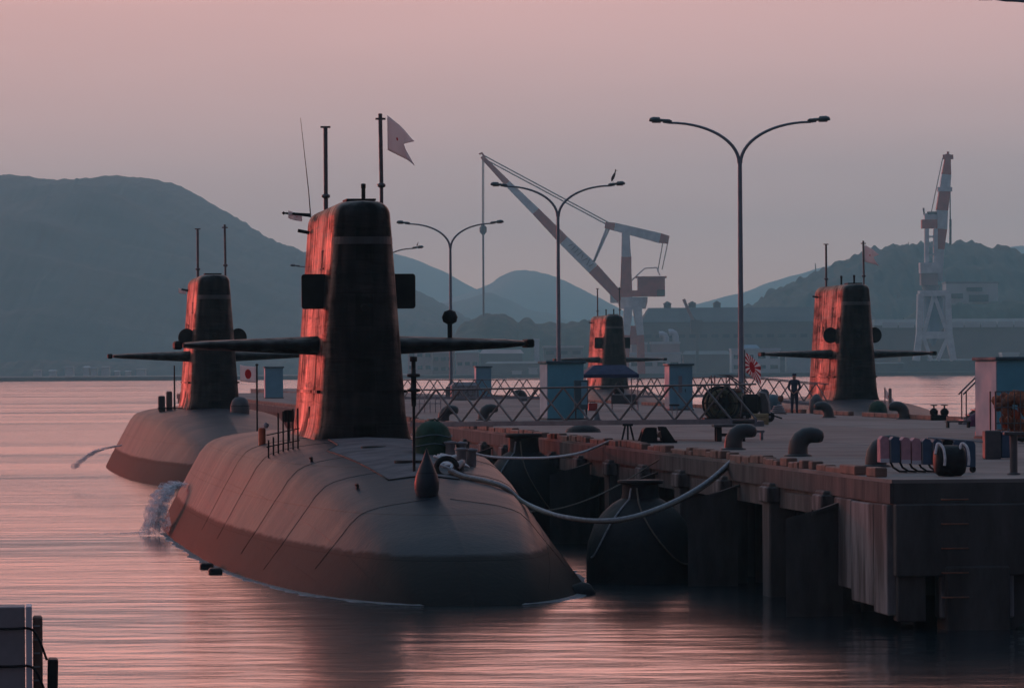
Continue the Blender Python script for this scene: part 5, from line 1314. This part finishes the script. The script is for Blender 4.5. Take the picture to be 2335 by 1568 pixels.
MB().tube([(0, 0, 0), (0, 0, 0.72)], 0.07, 12).build('pipe', MT['dgrey'], t)
MB().lathe([(0.12, 0), (0.12, 0.03), (0.075, 0.04)], 14).build('foot', MT['dgrey'], t)
MB().bev((0, 0, 0.74), (0.36, 0.3, 0.06), 0.01).build('cap', MT['dgrey'], t)
p = G(2185, 975)
t = thing('hose_bench', 'low dark bench with a purple hose heap before the pale kiosk wall', 'bench', p, 0.1)
MB().box((0, 0, 0.2), (0.8, 0.3, 0.05)).build('top', MT['dgrey'], t)
for x in (-0.33, 0.33): MB().box((x, 0, 0.09), (0.06, 0.26, 0.18)).build('leg', MT['black'], t)
o = MB().lathe([(0.26, 0), (0.28, 0.12), (0.2, 0.3), (0.06, 0.42), (0, 0.44)], 14).build('hose_heap', mat('plum_canvas', (0.10, 0.03, 0.08), 0.85, scale=6, bump=0.02), None, G(2225, 972)); tag(o, 'plum coloured hose heap by the boarding steps', 'hose')
o = MB().lathe([(0.22, 0), (0.25, 0.2), (0.22, 0.5), (0.12, 0.72), (0, 0.76)], 14).build('draped_cover', MT['dgrey'], None, G(2262, 985)); tag(o, 'dark grey draped cover between kiosk wall and netting cage', 'cover')

# ------------------------------------------------------------------ the person standing at the far edge
def person(p, rz, h, label):
    t = thing('person', label, 'person', p, rz)
    J = {'pel': (0, 0, .52), 'sp1': (0, .005, .60), 'sp2': (0, .0, .70), 'chest': (0, -.005, .785), 'neck': (0, 0, .85), 'h0': (0, .005, .885), 'h1': (0, .008, .935), 'h2': (0, .0, .975)}
    R = {'pel': .083, 'sp1': .078, 'sp2': .085, 'chest': .088, 'neck': .036, 'h0': .043, 'h1': .056, 'h2': .036}
    E = [('pel', 'sp1'), ('sp1', 'sp2'), ('sp2', 'chest'), ('chest', 'neck'), ('neck', 'h0'), ('h0', 'h1'), ('h1', 'h2')]
    for s, n in ((-1, 'l'), (1, 'r')):
        J.update({'hip' + n: (s * .052, 0, .48), 'kn' + n: (s * .058, -.01, .27), 'an' + n: (s * .06, .008, .04), 'to' + n: (s * .068, -.07, .018),
                  'sh' + n: (s * .105, 0, .805), 'el' + n: (s * .148, .018, .64), 'wr' + n: (s * .075, .085, .55)})
        R.update({'hip' + n: .062, 'kn' + n: .042, 'an' + n: .030, 'to' + n: .024, 'sh' + n: .042, 'el' + n: .034, 'wr' + n: .023})
        E += [('pel', 'hip' + n), ('hip' + n, 'kn' + n), ('kn' + n, 'an' + n), ('an' + n, 'to' + n), ('chest', 'sh' + n), ('sh' + n, 'el' + n), ('el' + n, 'wr' + n)]
        for q in range(4):
            k1, k2 = f'f{n}{q}a', f'f{n}{q}b'
            J[k1] = (s * (.045 - .006 * q), .098 + .004 * q, .535 - .008 * q); J[k2] = (s * (.012 - .004 * q), .100, .515 - .010 * q)
            R[k1] = .0075; R[k2] = .006; E += [('wr' + n, k1), (k1, k2)]
        J[f't{n}'] = (s * .055, .085, .518); R[f't{n}'] = .007; E.append(('wr' + n, f't{n}'))
    ks = list(J); me = bpy.data.meshes.new('body'); me.from_pydata([Vector(J[k]) * h for k in ks], [(ks.index(a), ks.index(b)) for a, b in E], [])
    o = bpy.data.objects.new('body', me); COL.objects.link(o)
    sk = o.modifiers.new('skin', 'SKIN'); sk.use_smooth_shade = True
    for i, k in enumerate(ks):
        v = me.skin_vertices[0].data[i]; v.radius = (R[k] * h, R[k] * h * (0.78 if k in ('pel', 'sp1', 'sp2', 'chest') else 1)); v.use_root = (k == 'pel')
    o.modifiers.new('sub', 'SUBSURF').levels = 2; o.modifiers['sub'].render_levels = 2
    bpy.context.view_layer.update()
    m2 = bpy.data.meshes.new_from_object(o.evaluated_get(bpy.context.evaluated_depsgraph_get()))
    o.modifiers.clear(); o.data = m2; o.parent = t
    m2.materials.clear()
    for k in ('uniform', 'skin', 'black'): m2.materials.append(MT[k])
    for f in m2.polygons:
        c = f.center / h
        f.material_index = 1 if (c.z > .845 or (c.y > .075 and c.z < .58 and c.z > .45)) else (2 if c.z < .045 else 0); f.use_smooth = True
    cp_ = MB().lathe([(.058 * h, .952 * h), (.060 * h, .965 * h), (.054 * h, .99 * h), (.03 * h, 1.004 * h), (0, 1.006 * h)], 16).bev((0, -.07 * h, .953 * h), (.075 * h, .06 * h, .008 * h), .002 * h)
    cp_.build('cap', MT['uniform'], t)
    MB().lathe([(.092 * h, .515 * h), (.094 * h, .525 * h), (.092 * h, .535 * h)], 20, (0, 0, 0), Matrix.Diagonal((1, .82, 1, 1))).build('belt', MT['black'], t)
    return t
p = G(1812, 942)
person(Vector((p.x, p.y, PZ)), pi * 0.93, 1.66, 'person in navy workwear and cap standing at the far pier edge, hands behind the back')
o = MB().lathe([(0.10, 0), (0.10, 0.05), (0.02, 0.06), (0.02, 0.42), (0.1, 0.46), (0.13, 0.56), (0.1, 0.68), (0.0, 0.7)], 14).build('warning_light', MT['rust'], None, G(1781, 938)); tag(o, 'dark red warning light on a stand left of the person', 'light')

# ------------------------------------------------------------------ grey steel dolphin at the lower left, close to the camera
D = 62.0; p = W(30, 1383, D); zt_ = p.z; s_ = F / D
t = thing('mooring_dolphin', 'grey steel fender post with black cables and rubber block standing in the water', 'post', (p.x, D, 0), 0.10)
def lx_(xd): return W(xd, 1383, D).x - p.x
MB().bev(((lx_(72) + lx_(-60)) / 2 - 0.05, 0.35, (zt_ - 1.5) / 2), (lx_(60) - lx_(-60), 0.7, zt_ + 1.5), 0.012).build('plate', MT['grey'], t)
MB().bev((lx_(66), 0.33, (zt_ - 1.5) / 2 + 0.004), (0.075, 0.74, zt_ + 1.5), 0.008).build('edge_bar', MT['pink'] if False else MT['white'], t)
MB().bev((lx_(86), 0.45, (zt_ - 0.14 - 1.5) / 2), (0.12, 0.5, zt_ - 0.14 + 1.5), 0.02).build('timber', MT['curb'], t)
for k in range(5): MB().box((lx_(84), 0.19, zt_ - 0.25 - 0.17 * k), (0.08, 0.04, 0.02)).build('bolt_plate', MT['galv'], t)
MB().bev((lx_(117), 0.4, (zt_ - 0.66 - 1.5) / 2), (0.13, 0.5, zt_ - 0.66 + 1.5), 0.02, Matrix.Rotation(0.02, 4, 'Y')).build('rubber_block', MT['rubber'], t)
for z in (0.27, 0.74):
    MB().tube(spline([(lx_(-70), -0.02, zt_ - z + 0.01), (lx_(20), -0.03, zt_ - z), (lx_(70), -0.04, zt_ - z - 0.005), (lx_(90), 0.02, zt_ - z - 0.16), (lx_(106), 0.10, zt_ - z - 0.40)]), 0.016, 8).build('cable', MT['rubber'], t)

M2 = sub2.matrix_basis
def at2(x, y): return M2 @ Vector((x, y, hull_z(x, y)))
M2 = Matrix.Translation(Vector(sub2.location)) @ Matrix.Rotation(SPSI, 4, 'Z')
p = at2(-2.0, 4.5)
t = thing('deck_locker', 'dark locker pair with a thin mast on the second submarine deck', 'locker', p, SPSI)
MB().bev((-0.12, 0, 0.32), (0.3, 0.3, 0.7), 0.05).build('locker', MT['dgrey'], t)
MB().bev((0.22, 0.1, 0.42), (0.26, 0.3, 0.9), 0.05).build('locker', MT['shedbrown'], t)
MB().tube([(0.45, 0, -0.05), (0.45, 0, 2.0)], [0.045, 0.03], 8).build('mast', MT['dgrey'], t)
MB().tube([(-0.3, -0.2, 0.12), (0.8, -0.2, 0.12)], 0.03, 6).build('rail', MT['black'], t)
p = at2(0.75, -6.0)
t = thing('dark_capstan_cover', 'dark canvas dome on the second submarine deck before its sail', 'cover', p, SPSI)
MB().lathe([(0.40, -0.05), (0.40, 0.3), (0.33, 0.52), (0.2, 0.64), (0.0, 0.68)], 20).build('canvas', MT['dgrey'], t)
MB().tube([Vector((0.405 * cos(a), 0.405 * sin(a), 0.28)) for a in [2 * pi * k / 24 for k in range(25)]], 0.014, 6, cap=False).build('tie_cord', MT['black'], t)

# ------------------------------------------------------------------ discharge water
def spray(name, label, pts, r0, r1, n, seed):
    random.seed(seed); b = MB(); pts = spline(pts, 10)
    for k in range(n):
        f = random.random() ** 0.8; c = pts[int(f * (len(pts) - 1))]; r = lerp(r0, r1, f)
        d = Vector((random.gauss(0, 1), random.gauss(0, 1), random.gauss(0, 1))) * r * 0.5; q = c + d
        if q.z < 0.01: q.z = 0.01 + random.random() * 0.05
        s = random.uniform(0.012, 0.05) * (0.5 + r)
        a = Vector((random.gauss(0, 1), random.gauss(0, 1), random.gauss(0, 1))).normalized() * s
        b_ = a.orthogonal().normalized() * s * 0.8; c_ = a.cross(b_).normalized() * s * 0.8
        b.add([q + a, q - a, q + b_, q - b_, q + c_, q - c_], [(0, 2, 4), (2, 1, 4), (1, 3, 4), (3, 0, 4), (2, 0, 5), (1, 2, 5), (3, 1, 5), (0, 3, 5)], True)
    o = b.build(name, MT['spray']); o['kind'] = 'stuff'; o['label'] = label; o['category'] = 'water'
    return o
fm2 = bpy.data.materials.new('torn_foam'); fm2.use_nodes = True; _N = fm2.node_tree.nodes; _L = fm2.node_tree.links
_p = _N['Principled BSDF']; _p.inputs['Base Color'].default_value = (0.9, 0.92, 0.95, 1); _p.inputs['Roughness'].default_value = 0.6
_t = _N.new('ShaderNodeBsdfTranslucent'); _t.inputs[0].default_value = (0.92, 0.94, 0.97, 1)
_a = _N.new('ShaderNodeMixShader'); _a.inputs[0].default_value = 0.6; _L.new(_p.outputs[0], _a.inputs[1]); _L.new(_t.outputs[0], _a.inputs[2])
_o = _N.new('ShaderNodeTexCoord'); _z = _N.new('ShaderNodeTexNoise'); _z.inputs['Scale'].default_value = 5.0; _z.inputs['Detail'].default_value = 6; _z.inputs['Roughness'].default_value = 0.7
_L.new(_o.outputs['Object'], _z.inputs['Vector'])
_r = _N.new('ShaderNodeMapRange'); _r.inputs[1].default_value = 0.42; _r.inputs[2].default_value = 0.64; _L.new(_z.outputs[0], _r.inputs[0])
_q = _N.new('ShaderNodeBsdfTransparent'); _b = _N.new('ShaderNodeMixShader'); _L.new(_r.outputs[0], _b.inputs[0]); _L.new(_q.outputs[0], _b.inputs[1]); _L.new(_a.outputs[0], _b.inputs[2])
_L.new(_b.outputs[0], _N['Material Output'].inputs[0])
def plume(label, pts, r0, r1, seed, sheets):
    """tumbling white water: torn, crossing sheets that widen as they fall"""
    random.seed(seed); b = MB(); pts = spline(pts, 6); n = len(pts)
    for k in range(sheets):
        off = Vector((random.gauss(0, 1), random.gauss(0, 1), random.gauss(0, 0.6))); ang = random.uniform(0, pi); rows = []
        for i, c in enumerate(pts):
            f = i / (n - 1); r = lerp(r0, r1, f); row = []
            for j in range(9):
                u = (j / 8 - 0.5) * 2 * r * 1.1
                q = c + off * r * 0.35 + Vector((cos(ang) * u, sin(ang) * u, 0.25 * u))
                q += Vector((noise.noise(q * 2.5 + off), noise.noise(q * 2.5 - off), noise.noise(q * 3.1 + off * 2))) * r * 0.55
                if q.z < 0.01: q.z = 0.01
                row.append(q)
            rows.append(row)
        b.loft(rows, closed=False, cap0=False, cap1=False)
    o = b.build('water_discharge', fm2); o['kind'] = 'stuff'; o['label'] = label; o['category'] = 'water'
plume('white water tumbling from the side of the near submarine', [W(418, 1104, 139.5), W(395, 1106, 138.5), W(374, 1124, 137.5), W(360, 1160, 137), W(352, 1208, 137)], 0.13, 0.36, 4, 7)
def streak(label, pts, w, seed):
    b = MB(); pts = spline(pts, 8); n = len(pts); rows = []
    for i, c in enumerate(pts):
        f = i / (n - 1); ww = w * (0.3 + 0.7 * f) * (0.7 + 0.6 * noise.noise(c * 0.4))
        rows.append([Vector((c.x, c.y + d * ww, 0.02 + 0.05 * max(0.0, 1 - abs(d)) * f)) for d in (-1, -0.5, 0, 0.5, 1)])
    b.loft(rows, closed=False, cap0=False, cap1=False)
    o = b.build('foam_streak', fm2); o['kind'] = 'stuff'; o['label'] = label; o['category'] = 'water'
def WZ(xd, yd): return G(xd, yd, 0.0)
streak('pale foam drifting left from the discharge', [WZ(150, 1219), WZ(230, 1218), WZ(300, 1217), WZ(372, 1214)], 0.9, 3)
spray('water_discharge', 'thin jet of water arcing from the second submarine side', [W(278, 1015, 196), W(240, 1022, 194), W(205, 1036, 193), W(168, 1066, 192)], 0.015, 0.12, 1100, 6)

# pale wash along the waterline of the near bow
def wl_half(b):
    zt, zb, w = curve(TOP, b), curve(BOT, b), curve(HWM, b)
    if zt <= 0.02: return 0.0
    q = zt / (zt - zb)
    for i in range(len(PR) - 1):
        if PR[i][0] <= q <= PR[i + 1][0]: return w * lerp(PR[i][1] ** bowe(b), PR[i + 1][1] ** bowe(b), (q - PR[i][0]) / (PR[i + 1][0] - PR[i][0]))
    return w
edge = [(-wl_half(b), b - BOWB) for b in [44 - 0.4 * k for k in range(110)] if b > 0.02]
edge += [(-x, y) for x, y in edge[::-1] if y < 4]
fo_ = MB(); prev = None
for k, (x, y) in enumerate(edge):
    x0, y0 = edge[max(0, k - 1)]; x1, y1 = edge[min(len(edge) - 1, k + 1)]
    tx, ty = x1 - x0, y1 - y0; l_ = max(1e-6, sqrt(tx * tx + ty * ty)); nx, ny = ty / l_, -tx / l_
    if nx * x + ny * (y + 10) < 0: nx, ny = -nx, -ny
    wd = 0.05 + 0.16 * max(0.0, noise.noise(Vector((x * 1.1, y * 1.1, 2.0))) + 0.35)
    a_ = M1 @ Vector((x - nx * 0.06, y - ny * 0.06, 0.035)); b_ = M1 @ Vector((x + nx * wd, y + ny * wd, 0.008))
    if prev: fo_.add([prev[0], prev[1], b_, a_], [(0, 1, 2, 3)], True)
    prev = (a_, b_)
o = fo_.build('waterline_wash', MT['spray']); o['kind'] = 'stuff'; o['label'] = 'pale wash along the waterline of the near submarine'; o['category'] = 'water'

# ------------------------------------------------------------------ the air
hz = MB().box((0, 4675, 135), (5900, 9950, 292)).build('haze', None)
hz['kind'] = 'stuff'; hz['label'] = 'evening haze over the harbour'; hz['category'] = 'haze'
hm = bpy.data.materials.new('evening_haze'); hm.use_nodes = True; hm.node_tree.nodes.clear()
vo = hm.node_tree.nodes.new('ShaderNodeVolumePrincipled'); ho = hm.node_tree.nodes.new('ShaderNodeOutputMaterial')
vo.inputs['Color'].default_value = (0.32, 0.84, 1.0, 1); vo.inputs['Density'].default_value = 0.00016; vo.inputs['Anisotropy'].default_value = 0.6
hm.node_tree.links.new(vo.outputs[0], ho.inputs['Volume']); hz.data.materials.append(hm)
